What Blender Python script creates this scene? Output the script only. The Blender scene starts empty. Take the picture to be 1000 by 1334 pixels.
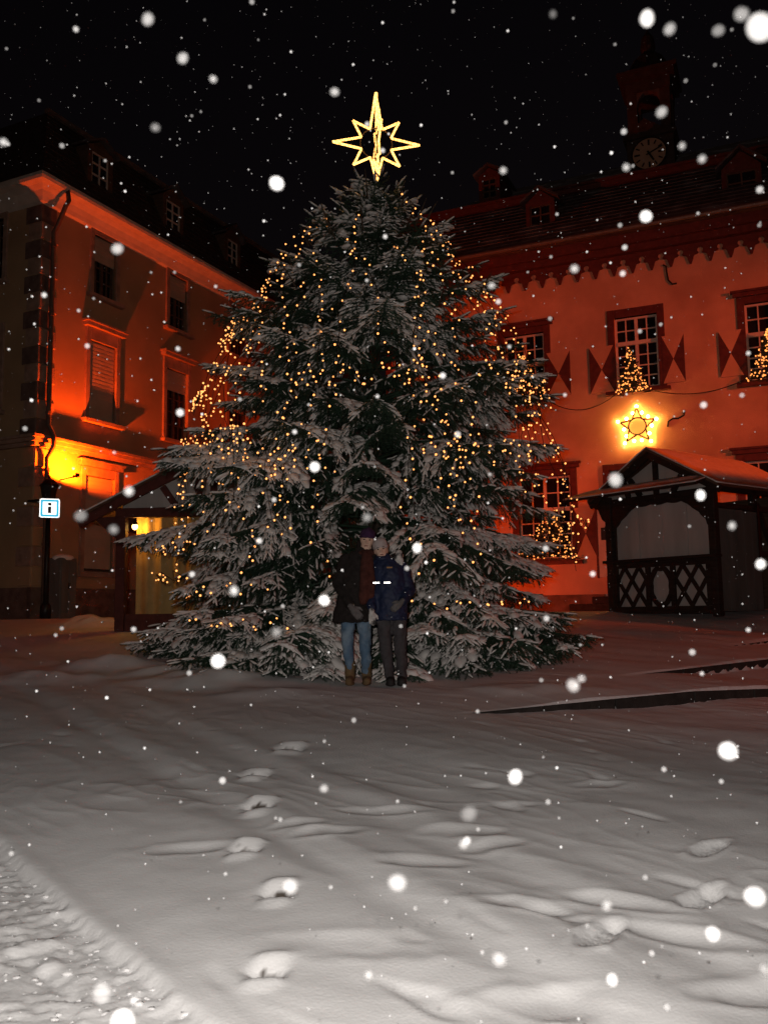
import bpy, bmesh, math, random
import numpy as np
from mathutils import Vector, Matrix, Quaternion
R = math.radians
random.seed(7); rng = np.random.default_rng(7)
sc = bpy.context.scene
C = sc.collection

# ------------------------------------------------------------------ camera
F = 1160.0                       # focal length in pixels of the 1000 x 1334 photograph
PITCH = math.atan(130/F); ROLL = R(-0.8); EYE = 1.45
cam = bpy.data.cameras.new('camera'); camo = bpy.data.objects.new('camera', cam); C.objects.link(camo)
cam.sensor_fit = 'VERTICAL'; cam.sensor_height = 36; cam.sensor_width = 27
cam.lens = 36*F/1334
cam.clip_start = 0.02; cam.clip_end = 1000
CAMR = Matrix.Rotation(math.pi/2+PITCH, 3, 'X') @ Matrix.Rotation(ROLL, 3, 'Z')
camo.matrix_world = Matrix.Translation((0, 0, EYE)) @ CAMR.to_4x4()
cam.dof.use_dof = True; cam.dof.focus_distance = 10.5; cam.dof.aperture_fstop = (cam.lens/1000)/0.007
sc.camera = camo

# ------------------------------------------------------------------ night sky, moonlight, exposure
w = bpy.data.worlds.new('World'); sc.world = w; w.use_nodes = True
nt = w.node_tree; bg = nt.nodes['Background']
sky = nt.nodes.new('ShaderNodeTexSky'); sky.sky_type = 'NISHITA'; sky.sun_disc = False
sky.sun_elevation = R(2); sky.sun_rotation = R(200)
tint = nt.nodes.new('ShaderNodeMix'); tint.data_type = 'RGBA'; tint.blend_type = 'MULTIPLY'; tint.inputs[0].default_value = 1
tint.inputs[7].default_value = (1, .55, .62, 1); nt.links.new(sky.outputs[0], tint.inputs[6])      # town glow on snow cloud
nt.links.new(tint.outputs[2], bg.inputs[0]); bg.inputs[1].default_value = 0.003
sun = bpy.data.lights.new('moon', 'SUN'); sun.energy = 0.004; sun.angle = R(0.5); sun.color = (1, .93, .85)
suno = bpy.data.objects.new('moon', sun); C.objects.link(suno); suno.rotation_euler = (R(50), 0, R(20))
sc.view_settings.view_transform = 'Standard'; sc.view_settings.look = 'None'
sc.view_settings.exposure = 0; sc.view_settings.gamma = 1
sc.cycles.use_denoising = True; sc.cycles.sample_clamp_indirect = 3; sc.cycles.max_bounces = 6
sc.cycles.transparent_max_bounces = 24

def lamp(name, kind, loc, power, col, target=None, size=.05, cone=None, blend=.4):
    l = bpy.data.lights.new(name, kind); l.energy = power; l.color = col
    l.shadow_soft_size = size
    o = bpy.data.objects.new(name, l); C.objects.link(o); o.location = loc
    if target is not None:
        o.rotation_euler = (Vector(target)-Vector(loc)).to_track_quat('-Z', 'Y').to_euler()
    if cone: l.spot_size = R(cone); l.spot_blend = blend
    return o
SODIUM = (1, .072, .006)
# the photographer's flash, beside the lens
FLASH = Vector((-.16, -.02, 1.62))
lamp('camera_flash', 'SPOT', FLASH, 680, (1, .93, .86), (0.1, 9.5, 1.5), .03, 100, .75)
# sodium flood light of the square, standing right of the frame, aimed at the town hall
lamp('sodium_floodlight', 'SPOT', (25, -5, 8.5), 23500, SODIUM, (4.6, 20.2, 4.3), .9, 24, .75)
lamp('facade_fill', 'SPOT', (.9, 18.3, 2.0), 330, SODIUM, (3.9, 20.7, 2.6), .12, 88, .7)      # added fill for the low facade, hidden behind the tree
lamp('sodium_lamp_right', 'SPOT', (15, 5.5, 7.5), 640, SODIUM, (5.2, 11.3, 1), .2, 50, .9)
# street lamp left of the frame
lamp('sodium_street_lamp', 'SPOT', (-15, 9, 7.5), 160, SODIUM, (-5.5, 14.2, 1.2), .2, 50, .8)

# ------------------------------------------------------------------ helpers
def ray(px, py):
    return (CAMR @ Vector(((px-500)/F, (667-py)/F, -1))).normalized()
EYEV = Vector((0, 0, EYE))
def at(px, py, Y):
    d = ray(px, py); return EYEV + d*(Y/d.y)

def tag(o, label=None, cat=None, group=None, kind=None):
    if label: o['label'] = label
    if cat: o['category'] = cat
    if group: o['group'] = group
    if kind: o['kind'] = kind
    return o
def empty(name, loc, rz=0, label=None, cat=None, group=None):
    o = bpy.data.objects.new(name, None); C.objects.link(o)
    o.location = loc; o.rotation_euler = (0, 0, rz); o.empty_display_size = .2
    return tag(o, label, cat, group)
def link(name, me, parent=None):
    o = bpy.data.objects.new(name, me); C.objects.link(o); o.parent = parent
    return o

class MB:
    def __init__(s): s.v = []; s.f = []; s.m = []; s.mi = 0
    def quad(s, *p):
        n = len(s.v); s.v += [tuple(q) for q in p]; s.f.append(tuple(range(n, n+len(p)))); s.m.append(s.mi); return s
    def hexa(s, p):      # 8 corners: bottom ring 0-3, top ring 4-7
        n = len(s.v); s.v += [tuple(q) for q in p]
        for f in ((3,2,1,0),(4,5,6,7),(0,1,5,4),(1,2,6,5),(2,3,7,6),(3,0,4,7)):
            s.f.append(tuple(n+i for i in f)); s.m.append(s.mi)
        return s
    def box(s, x0, x1, y0, y1, z0, z1):
        return s.hexa([(x0,y0,z0),(x1,y0,z0),(x1,y1,z0),(x0,y1,z0),(x0,y0,z1),(x1,y0,z1),(x1,y1,z1),(x0,y1,z1)])
    def bar(s, a, b, wd, ht, up=(0,0,1)):    # rectangular beam from a to b
        a = Vector(a); b = Vector(b); d = (b-a).normalized(); up = Vector(up)
        sd = d.cross(up)
        if sd.length < 1e-4: sd = Vector((1,0,0))
        sd.normalize(); u2 = sd.cross(d).normalized()
        h, k = sd*wd/2, u2*ht/2
        return s.hexa([a-h-k, a+h-k, b+h-k, b-h-k, a-h+k, a+h+k, b+h+k, b-h+k])
    def prism(s, pts, y0, y1, M=None):   # polygon in x,z extruded along y
        M = M or (lambda x, y, z: (x, y, z)); n = len(s.v); k = len(pts)
        s.v += [M(x, y0, z) for x, z in pts] + [M(x, y1, z) for x, z in pts]
        s.f.append(tuple(range(n, n+k))); s.m.append(s.mi)
        s.f.append(tuple(range(n+2*k-1, n+k-1, -1))); s.m.append(s.mi)
        for i in range(k):
            j = (i+1) % k; s.f.append((n+i, n+k+i, n+k+j, n+j)); s.m.append(s.mi)
        return s
    def tube(s, path, r, n=8, closed=False, cap=True):
        path = [Vector(p) for p in path]; k = len(path)
        rs = r if isinstance(r, (list, tuple)) else [r]*k
        b = len(s.v); ref = Vector((0, 0, 1)); prev = None
        for i, p in enumerate(path):
            if closed: t = path[(i+1) % k]-path[i-1]
            else: t = path[min(i+1, k-1)]-path[max(i-1, 0)]
            t.normalize()
            if prev is None:
                e = t.orthogonal() if abs(t.z) > .95 else t.cross(ref)
            else:
                e = prev - t*prev.dot(t)
            e.normalize(); prev = e; g = t.cross(e)
            for j in range(n):
                a = 2*math.pi*j/n; q = p + (e*math.cos(a)+g*math.sin(a))*rs[i]; s.v.append(tuple(q))
        for i in range(k if closed else k-1):
            for j in range(n):
                i2 = (i+1) % k; j2 = (j+1) % n
                s.f.append((b+i*n+j, b+i*n+j2, b+i2*n+j2, b+i2*n+j)); s.m.append(s.mi)
        if cap and not closed:
            s.f.append(tuple(b+j for j in range(n))[::-1]); s.m.append(s.mi)
            s.f.append(tuple(b+(k-1)*n+j for j in range(n))); s.m.append(s.mi)
        return s
    def lathe(s, prof, n=16, c=(0,0,0)):     # profile [(r,z)]
        b = len(s.v); c = Vector(c)
        for r, z in prof:
            for j in range(n):
                a = 2*math.pi*j/n; s.v.append((c.x+r*math.cos(a), c.y+r*math.sin(a), c.z+z))
        for i in range(len(prof)-1):
            for j in range(n):
                j2 = (j+1) % n
                s.f.append((b+i*n+j, b+i*n+j2, b+(i+1)*n+j2, b+(i+1)*n+j)); s.m.append(s.mi)
        return s
    def ball(s, c, rx, ry=None, rz=None, sub=1, M=None):
        ry = ry or rx; rz = rz or rx
        bm = bmesh.new(); bmesh.ops.create_icosphere(bm, subdivisions=sub, radius=1)
        n = len(s.v); c = Vector(c)
        for v in bm.verts:
            q = Vector((v.co.x*rx, v.co.y*ry, v.co.z*rz))
            if M is not None: q = M @ q
            s.v.append(tuple(c+q))
        for f in bm.faces: s.f.append(tuple(n+v.index for v in f.verts)); s.m.append(s.mi)
        bm.free(); return s
    def mesh(s, name, mats, smooth=False):
        me = bpy.data.meshes.new(name); me.from_pydata(s.v, [], s.f)
        for m in (mats if isinstance(mats, (list, tuple)) else [mats]): me.materials.append(m)
        me.polygons.foreach_set('material_index', s.m)
        if smooth: me.polygons.foreach_set('use_smooth', [True]*len(s.f))
        me.update(); return me
    def build(s, name, mats, parent=None, smooth=False, bevel=0):
        o = link(name, s.mesh(name, mats, smooth), parent)
        if bevel:
            b = o.modifiers.new('bevel', 'BEVEL'); b.width = bevel; b.segments = 1; b.limit_method = 'ANGLE'
        return o

def np_mesh(name, V, Fa, mat, smooth=True):      # fast mesh from numpy verts and tri / quad faces
    me = bpy.data.meshes.new(name); k = Fa.shape[1]
    me.vertices.add(len(V)); me.vertices.foreach_set('co', np.ascontiguousarray(V, dtype=np.float32).ravel())
    me.loops.add(Fa.size); me.loops.foreach_set('vertex_index', Fa.astype(np.int32).ravel())
    me.polygons.add(len(Fa)); me.polygons.foreach_set('loop_start', np.arange(len(Fa), dtype=np.int32)*k)
    me.polygons.foreach_set('use_smooth', np.full(len(Fa), smooth))
    me.materials.append(mat); me.update(calc_edges=True); return me

# ------------------------------------------------------------------ materials
def mat(name, col, rough=.8, var=.25, scale=6, bump=0, bscale=30, metal=0, col2=None, c2scale=2, c2lim=(.5,.65), spec=.3, stretch=None):
    m = bpy.data.materials.new(name); m.use_nodes = True; N = m.node_tree.nodes; L = m.node_tree.links
    p = N['Principled BSDF']; p.inputs['Roughness'].default_value = rough; p.inputs['Metallic'].default_value = metal
    p.inputs['Specular IOR Level'].default_value = spec
    tc = N.new('ShaderNodeTexCoord'); src = tc.outputs['Object']
    if stretch:
        mp = N.new('ShaderNodeMapping'); mp.inputs['Scale'].default_value = stretch; L.new(src, mp.inputs[0]); src = mp.outputs[0]
    nz = N.new('ShaderNodeTexNoise'); nz.inputs['Scale'].default_value = scale; nz.inputs['Detail'].default_value = 6; L.new(src, nz.inputs['Vector'])
    rp = N.new('ShaderNodeValToRGB'); L.new(nz.outputs['Fac'], rp.inputs[0])
    rp.color_ramp.elements[0].position = .3; rp.color_ramp.elements[1].position = .7
    rp.color_ramp.elements[0].color = (*[c*(1-var) for c in col], 1); rp.color_ramp.elements[1].color = (*[min(1, c*(1+var)) for c in col], 1)
    out = rp.outputs[0]
    if col2:
        n2 = N.new('ShaderNodeTexNoise'); n2.inputs['Scale'].default_value = c2scale; n2.inputs['Detail'].default_value = 8; L.new(src, n2.inputs['Vector'])
        r2 = N.new('ShaderNodeValToRGB'); L.new(n2.outputs['Fac'], r2.inputs[0])
        r2.color_ramp.elements[0].position = c2lim[0]; r2.color_ramp.elements[1].position = c2lim[1]
        mx = N.new('ShaderNodeMix'); mx.data_type = 'RGBA'; L.new(r2.outputs[0], mx.inputs[0]); L.new(out, mx.inputs[6])
        mx.inputs[7].default_value = (*col2, 1); out = mx.outputs[2]
    L.new(out, p.inputs['Base Color'])
    if bump:
        nb = N.new('ShaderNodeTexNoise'); nb.inputs['Scale'].default_value = bscale; nb.inputs['Detail'].default_value = 8; L.new(src, nb.inputs['Vector'])
        bp = N.new('ShaderNodeBump'); bp.inputs['Strength'].default_value = bump; bp.inputs['Distance'].default_value = .02
        L.new(nb.outputs['Fac'], bp.inputs['Height']); L.new(bp.outputs[0], p.inputs['Normal'])
    return m
def glow(name, col, strength):
    m = bpy.data.materials.new(name); m.use_nodes = True; N = m.node_tree.nodes; L = m.node_tree.links
    p = N['Principled BSDF']; p.inputs['Base Color'].default_value = (*col, 1)
    p.inputs['Emission Color'].default_value = (*col, 1); p.inputs['Emission Strength'].default_value = strength
    return m
M = {}
M['snow'] = mat('snow', (.80, .80, .81), .65, .04, 3, .14, 70, spec=.25)
M['tree_snow'] = mat('tree_snow', (.76, .73, .71), .8, .10, 9, .3, 60, spec=.1)
M['plaster_pink'] = mat('plaster_pink', (.58, .35, .23), .9, .16, 1.3, .35, 60, col2=(.42, .24, .15), c2scale=.8, c2lim=(.46, .75), spec=.15)
M['plaster_ochre'] = mat('plaster_ochre', (.42, .27, .15), .9, .12, .9, .25, 55, col2=(.33, .21, .12), c2scale=.7, c2lim=(.5, .72), spec=.15)
M['sandstone'] = mat('sandstone', (.34, .22, .16), .9, .25, 5, .5, 40, spec=.1)
M['sandstone_dark'] = mat('sandstone_dark', (.16, .10, .08), .9, .3, 5, .5, 40, spec=.1)
M['oxblood'] = mat('oxblood_paint', (.10, .028, .022), .6, .25, 8, .2, 40)
M['brown_wood'] = mat('brown_wood', (.10, .055, .035), .75, .35, 4, .3, 30, stretch=(1, 1, 6))
M['dark_wood'] = mat('dark_wood', (.030, .018, .014), .7, .4, 5, .4, 30, stretch=(1, 1, 5))
M['cream'] = mat('cream_paint', (.55, .46, .38), .6, .12, 5, .1, 40)
M['white_frame'] = mat('white_frame', (.62, .55, .48), .5, .10, 6)
M['glass'] = mat('window_glass', (.012, .012, .014), .08, .2, 3, .02, 5, spec=.5)
M['blind'] = mat('roller_blind', (.42, .33, .24), .8, .08, 3, .1, 20)
M['slate'] = mat('slate', (.07, .055, .052), .75, .35, 7, .4, 30, col2=(.15, .145, .15), c2scale=1.6, c2lim=(.52, .66))
M['slate_dark'] = mat('slate_bare', (.05, .035, .03), .8, .35, 9, .4, 30)
M['metal_dark'] = mat('dark_metal', (.03, .028, .027), .45, .3, 9, .1, 30, metal=.6)
M['zinc'] = mat('zinc', (.16, .11, .085), .5, .2, 9, .1, 30, metal=.3)
M['pale_board'] = mat('pale_board', (.50, .46, .44), .8, .12, 4, .2, 30, stretch=(1, 1, .2))
M['grey_board'] = mat('grey_board', (.13, .12, .11), .8, .2, 5, .3, 30, stretch=(1, 1, .2))
M['stone_dark'] = mat('kerb_stone', (.028, .024, .022), .9, .35, 8, .6, 25)
M['wire'] = mat('cable', (.015, .017, .014), .6, .2, 9)
M['bulb'] = glow('fairy_bulb', (1, .37, .10), 2.4)
M['bulb_dim'] = glow('window_bulb', (1, .38, .09), 1.55)
M['bulb_star'] = glow('star_bulb', (1, .46, .09), 85)

def dark_patches(m):            # mixes a dark grey-brown tone into the trail footprints, by vertex attribute
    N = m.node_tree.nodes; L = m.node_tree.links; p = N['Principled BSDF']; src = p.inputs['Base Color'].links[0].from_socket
    at_ = N.new('ShaderNodeAttribute'); at_.attribute_name = 'dark_tone'; mx = N.new('ShaderNodeMix'); mx.data_type = 'RGBA'
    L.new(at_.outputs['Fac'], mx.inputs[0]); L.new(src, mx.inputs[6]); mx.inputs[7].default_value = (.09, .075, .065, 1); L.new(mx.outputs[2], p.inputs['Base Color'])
dark_patches(M['snow'])
# ------------------------------------------------------------------ ground
def sstep(a, b, x):
    t = np.clip((x-a)/(b-a), 0, 1); return t*t*(3-2*t)
_perm = rng.permutation(512); _gang = rng.random(512)*2*np.pi
def perlin(x, y):
    xi = np.floor(x).astype(int); yi = np.floor(y).astype(int); xf = x-xi; yf = y-yi
    u = xf**3*(xf*(xf*6-15)+10); v = yf**3*(yf*(yf*6-15)+10)
    def g(i, j):
        a = _gang[_perm[(_perm[(xi+i) & 255] + yi+j) & 255]]
        return np.cos(a)*(xf-i) + np.sin(a)*(yf-j)
    return (g(0,0)*(1-u)+g(1,0)*u)*(1-v) + (g(0,1)*(1-u)+g(1,1)*u)*v
def base(x, y):
    yy = np.clip(y, -6, 17.0)
    z = .0557*yy + .00157*yy*np.abs(yy)
    return z + 0*x
def hit(px, py):            # a pixel's point on the sloping square
    d = ray(px, py); t = 1.0
    for _ in range(400):
        p = EYEV+d*t
        if p.z <= float(base(np.float64(p.x), np.float64(p.y))): break
        t += .05
    return p
# three low steps climbing to the terrace on the right: (left end, right end, height)
STEPS = []
for (a, b, h) in (((632, 926), (1000, 890), .115), ((832, 877), (1000, 858), .10), ((952, 841), (1000, 834), .09)):
    A = hit(*a); B = hit(*b); d = (B-A); STEPS.append((A.x, A.y, d.x/d.length, d.y/d.length, h))
def step_gain(A, x, y):
    s = (x-A[0])*A[2] + (y-A[1])*A[3]
    return A[4]*sstep(-.5, 1.7, s)
def macro(x, y):
    z = base(x, y)
    tot = 0
    for A in STEPS:
        n = -(x-A[0])*A[3] + (y-A[1])*A[2]        # distance behind the step's front edge
        g = step_gain(A, x, y); tot = tot + g
        z = z + g*sstep(-.012, .012, n)
    # the square in front of the steps lies lower, so that the terrace ends level with the slope
    z = z - tot*sstep(3.0, 7.0, y)
    return z
def gz(x, y):
    return float(macro(np.float64(x), np.float64(y)))

def footprint(x, y, px, py, L, W, ang, depth, rim=.35):
    p = hit(px, py); c, s = math.cos(ang), math.sin(ang)
    a = ((x-p.x)*c + (y-p.y)*s)/L; b = (-(x-p.x)*s + (y-p.y)*c)/W
    q = np.sqrt(a*a+b*b*(1+.35*np.clip(a, -2, 2)))
    wob = .16*perlin(x*14+px, y*14) + .07*perlin(x*37, y*37+py)
    q = q + wob
    return -depth*.85*np.exp(-np.clip(q, 0, 3)**4.5) + depth*rim*.55*np.exp(-((q-1.3)/.22)**2)*(1+perlin(x*9+px, y*9))

TRAIL = ((376, 976, 1.5), (331, 1010, 1.3), (336, 1055, 1.25), (318, 1112, 1.1), (360, 1170, 1.05), (346, 1268, 1.0))
def detail(x, y):
    near = np.clip(1-(y-14)/6, .0, 1)
    # long wind-blown swells and soft ridges, running obliquely over the square
    ca, sa = math.cos(R(-46)), math.sin(R(-46))
    u = x*ca + y*sa; v = -x*sa + y*ca
    wx = perlin(x*.7+9, y*.7)*.5; wy = perlin(x*.6, y*.6+31)*.5
    z = .034*perlin(u*.45+wx, v*.9+wy) + .009*perlin(u*1.3+3+wx*2, v*3.1+wy*2)
    rg = 1-np.abs(perlin(u*.9+wx*2.2+7, v*2.9+wy*2.2)*2.2); z += .0055*np.clip(rg, 0, 1)**3*sstep(-.25, .3, perlin(x*.6+50, y*.6))
    rg = 1-np.abs(perlin(u*1.7+wx*3+17, v*5.2+wy*3)*2.2); z += .005*np.clip(rg, 0, 1)**4*sstep(-.1, .35, perlin(x*.8, y*.8+77))
    z += .0035*perlin(x*4.1, y*5.5) + .0009*perlin(x*11, y*13)
    # older, half-filled steps in rows
    pit = perlin(u*2.6+40, v*5.2+11); z -= .020*sstep(.30, .62, pit)*sstep(-.05, .3, perlin(x*.5+3, y*.5+8))
    # old wheel rut crossing diagonally
    A = hit(190, 995); B = hit(700, 1290); d = (B-A).normalized()
    n = -(x-A.x)*d.y + (y-A.y)*d.x
    z += -.016*np.exp(-(n/.11)**2) + .010*np.exp(-((n-.22)/.10)**2) - .012*np.exp(-((n-.62)/.12)**2) + .010*np.exp(-((n-.84)/.1)**2)
    # drifts left of the tree and along its skirt
    for px, py, rx, ry, h in ((140, 872, .55, .3, .17), (225, 880, .5, .3, .12), (270, 890, .7, .35, .14), (60, 885, .7, .35, .10), (340, 905, .5, .25, .06), (700, 900, .9, .3, .04)):
        p = hit(px, py); z += h*np.exp(-((x-p.x)/rx)**2-((y-p.y)/ry)**2)*(1+.5*perlin(x*3, y*3))
    for px, py, h in ((95, 812, .16), (125, 812, .13)):
        p = at(px, 815, 15.6); z += h*np.exp(-((x-p.x)/.42)**2-((y-p.y-.5)/.4)**2)*(1+.6*perlin(x*4, y*4))
    # fresh footprints
    for px, py, k in TRAIL:
        p = hit(px, py); nz = .012*perlin(x*16+px, y*16); v = (y-p.y)/k + nz; dx = (x-p.x-.12*(y-p.y))/k + nz
        lat = np.exp(-(dx/.068)**4); latl = np.exp(-((dx-.008)/.062)**4)
        far = np.clip((v-.015)/.095, 0, 1); far = far*far*(3-2*far)
        pit = np.where(v > .015, -.026+.044*far, np.interp(v, [-.14, -.085, -.065, -.03, .0, .015], [0, .017, .014, -.014, -.026, -.026]))
        out = np.exp(-np.clip((v-.11)/.035, 0, 4)**2)
        z += np.where(v > 0, lat*out, latl)*pit*k*(1+1.3*np.abs(perlin(x*34, y*34))*(np.abs(v) < .03))
    for a in ((926, 1108, .15, .052, .75, .032), (915, 1172, .155, .056, .75, .038), (783, 1222, .155, .058, .95, .038)):
        z += footprint(x, y, *a)
        p = hit(a[0], a[1]); c, s_ = math.cos(a[4]), math.sin(a[4]); al = (x-p.x)*c+(y-p.y)*s_; ac = -(x-p.x)*s_+(y-p.y)*c
        z += .005*np.sin(al*150)*np.exp(-(al/a[2])**4-(ac/a[3])**4)        # sole tread
    for (px, py, L, W, ang, dep) in ((720, 1196, .13, .06, -.6, .030), (430, 1090, .17, .07, .1, .028), (390, 1076, .13, .06, .2, .024), (605, 1085, .2, .08, -.1, .024), (548, 1128, .2, .08, -.1, .026), (690, 1185, .2, .07, -.2, .028), (810, 1180, .22, .06, -.5, .028), (890, 1222, .24, .07, -.5, .03),
              (990, 1295, .2, .09, .2, .04), (700, 1318, .2, .10, .3, .03), (780, 1022, .16, .06, .2, .022), (245, 1108, .2, .07, .1, .024), (640, 1103, .16, .07, .3, .022), (500, 1060, .25, .06, -.2, .02), (470, 1240, .3, .1, -.2, .02)):
        p = hit(px, py); c, s_ = math.cos(ang), math.sin(ang); a = ((x-p.x)*c+(y-p.y)*s_)/L; b = (-(x-p.x)*s_+(y-p.y)*c)/W
        q = np.sqrt(a*a+b*b)*1.15 + .5*perlin(x*7+px, y*7); z += -dep*.55*np.exp(-np.clip(q, 0, 3)**2.6) + dep*.15*np.exp(-((q-1.5)/.4)**2)
    # churned, ploughed strip at the lower left
    A = hit(0, 1092); B = hit(290, 1334); d = (B-A).normalized()
    n = (x-A.x)*d.y - (y-A.y)*d.x                    # positive left of the edge
    n = n + .014*perlin(x*3, y*3) + .008*perlin(x*17, y*17)
    ins = sstep(.0, .045, n)
    cr = np.abs(perlin(x*15, y*15))*1.5 + np.abs(perlin(x*31+5, y*31))*.8
    cl = np.clip(perlin(x*6.5, y*6.5+4)*2.0, 0, 1)
    z += ins*(-.042 + .015*cr + .022*cl*cl + .012*np.abs(perlin(x*55, y*55))) + .004*np.exp(-((n+.03)/.04)**2)
    lane = n-.85+.1*perlin(x*2, y*2); z += ins*.018*np.exp(-(lane/.16)**2)
    return z*near

def axis(segs):
    out = []
    for a, b, d in segs: out += list(np.arange(a, b-1e-6, d))
    return np.array(out+[segs[-1][1]])
gx = axis([(-160,-30,10),(-30,-12,.6),(-12,-6.5,.12),(-6.5,-3.2,.04),(-3.2,3.4,.0175),(3.4,7.2,.035),(7.2,12,.12),(12,30,.6),(30,160,10)])
gy = axis([(-60,-10,5),(-10,1.6,.25),(1.6,6.5,.0175),(6.5,10.5,.03),(10.5,17,.09),(17,34,.5),(34,200,10)])
GX, GY = np.meshgrid(gx, gy)
GZ = macro(GX, GY) + detail(GX, GY)
V = np.stack([GX, GY, GZ], -1).reshape(-1, 3)
nx, ny = len(gx), len(gy)
i = np.arange(ny-1)[:, None]*nx + np.arange(nx-1)[None, :]
Fq = np.stack([i, i+1, i+1+nx, i+nx], -1).reshape(-1, 4)
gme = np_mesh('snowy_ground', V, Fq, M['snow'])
dark_tone = np.zeros_like(GX)
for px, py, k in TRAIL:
    p = hit(px, py); qd = np.hypot((GX-p.x-.004)/(.042*k), (GY-p.y-.026*k)/(.026*k)) + 1.3*perlin(GX*26+px, GY*26); dark_tone = np.maximum(dark_tone, 1-sstep(.6, 1.05, qd))
gme.attributes.new('dark_tone', 'FLOAT', 'POINT').data.foreach_set('value', dark_tone.astype(np.float32).ravel())
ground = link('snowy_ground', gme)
tag(ground, 'snow covered sloping town square with footprints and wheel marks', kind='structure')

# loose clods in the ploughed strip
A_ = hit(0, 1092); B_ = hit(290, 1334); d_ = (B_-A_).normalized(); rc_ = np.random.default_rng(4); nC = 1300
s_ = rc_.uniform(-.6, 3.2, nC); n_ = .03+1.5*rc_.random(nC)**1.3
cx_ = A_.x+d_.x*s_+d_.y*n_; cy_ = A_.y+d_.y*s_-d_.x*n_; cr_ = .0028+.013*rc_.random(nC)**5
cz_ = macro(cx_, cy_)+detail(cx_, cy_)+cr_*.05
bt = bmesh.new(); bmesh.ops.create_icosphere(bt, subdivisions=1, radius=1); BV = np.array([tuple(v.co) for v in bt.verts]); BF = np.array([[v.index for v in f.verts] for f in bt.faces]); bt.free()
Vc = np.stack([cx_, cy_, cz_], 1)[:, None, :] + cr_[:, None, None]*BV[None]*rc_.uniform(.6, 1.3, (nC, len(BV), 1))*np.array([1.4, 1.0, .5])
Fc_ = (BF[None]+(np.arange(nC)*len(BV))[:, None, None]).reshape(-1, 3)
tag(link('snow_clods', np_mesh('snow_clods', Vc.reshape(-1, 3), Fc_, M['snow'], True)), 'loose snow clods strewn over the ploughed strip at lower left', 'snow clods', kind='stuff')

# dark stone faces of the steps
for k, A in enumerate(STEPS):
    t = empty('stone_step', (A[0], A[1], 0), 0, ['lowest dark stone step nearest the camera, capped with snow', 'middle dark stone step under snow, below the timber stall', 'short uppermost stone step at the right edge of the picture'][k], 'step', 'steps up to the terrace')
    d = Vector((A[2], A[3], 0)); nrm = Vector((A[3], -A[2], 0)); s = -.25
    while s < (5.2, 3.4, 2.2)[k]:
        Ls = random.uniform(.75, 1.05); mb = MB(); e = s+Ls
        P = []
        for q in (s+.004, e-.004):
            x, y = A[0]+d.x*q, A[1]+d.y*q
            g = float(step_gain(A, np.float64(x), np.float64(y)))
            zt = gz(x-nrm.x*.05, y-nrm.y*.05); zf = gz(x+nrm.x*.05, y+nrm.y*.05)
            P.append((x-A[0], y-A[1], max(zt-.012, zf-.05)))
        (x0, y0, z0), (x1, y1, z1) = P; n_ = nrm*.03; b_ = nrm*-.16
        mb.hexa([(x0+n_.x,y0+n_.y,z0-.3),(x1+n_.x,y1+n_.y,z1-.3),(x1+b_.x,y1+b_.y,z1-.3),(x0+b_.x,y0+b_.y,z0-.3),
                 (x0+n_.x,y0+n_.y,z0),(x1+n_.x,y1+n_.y,z1),(x1+b_.x,y1+b_.y,z1-.02),(x0+b_.x,y0+b_.y,z0-.02)])
        mb.build('kerb_block', M['stone_dark'], t, bevel=.008); s = e

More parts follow.
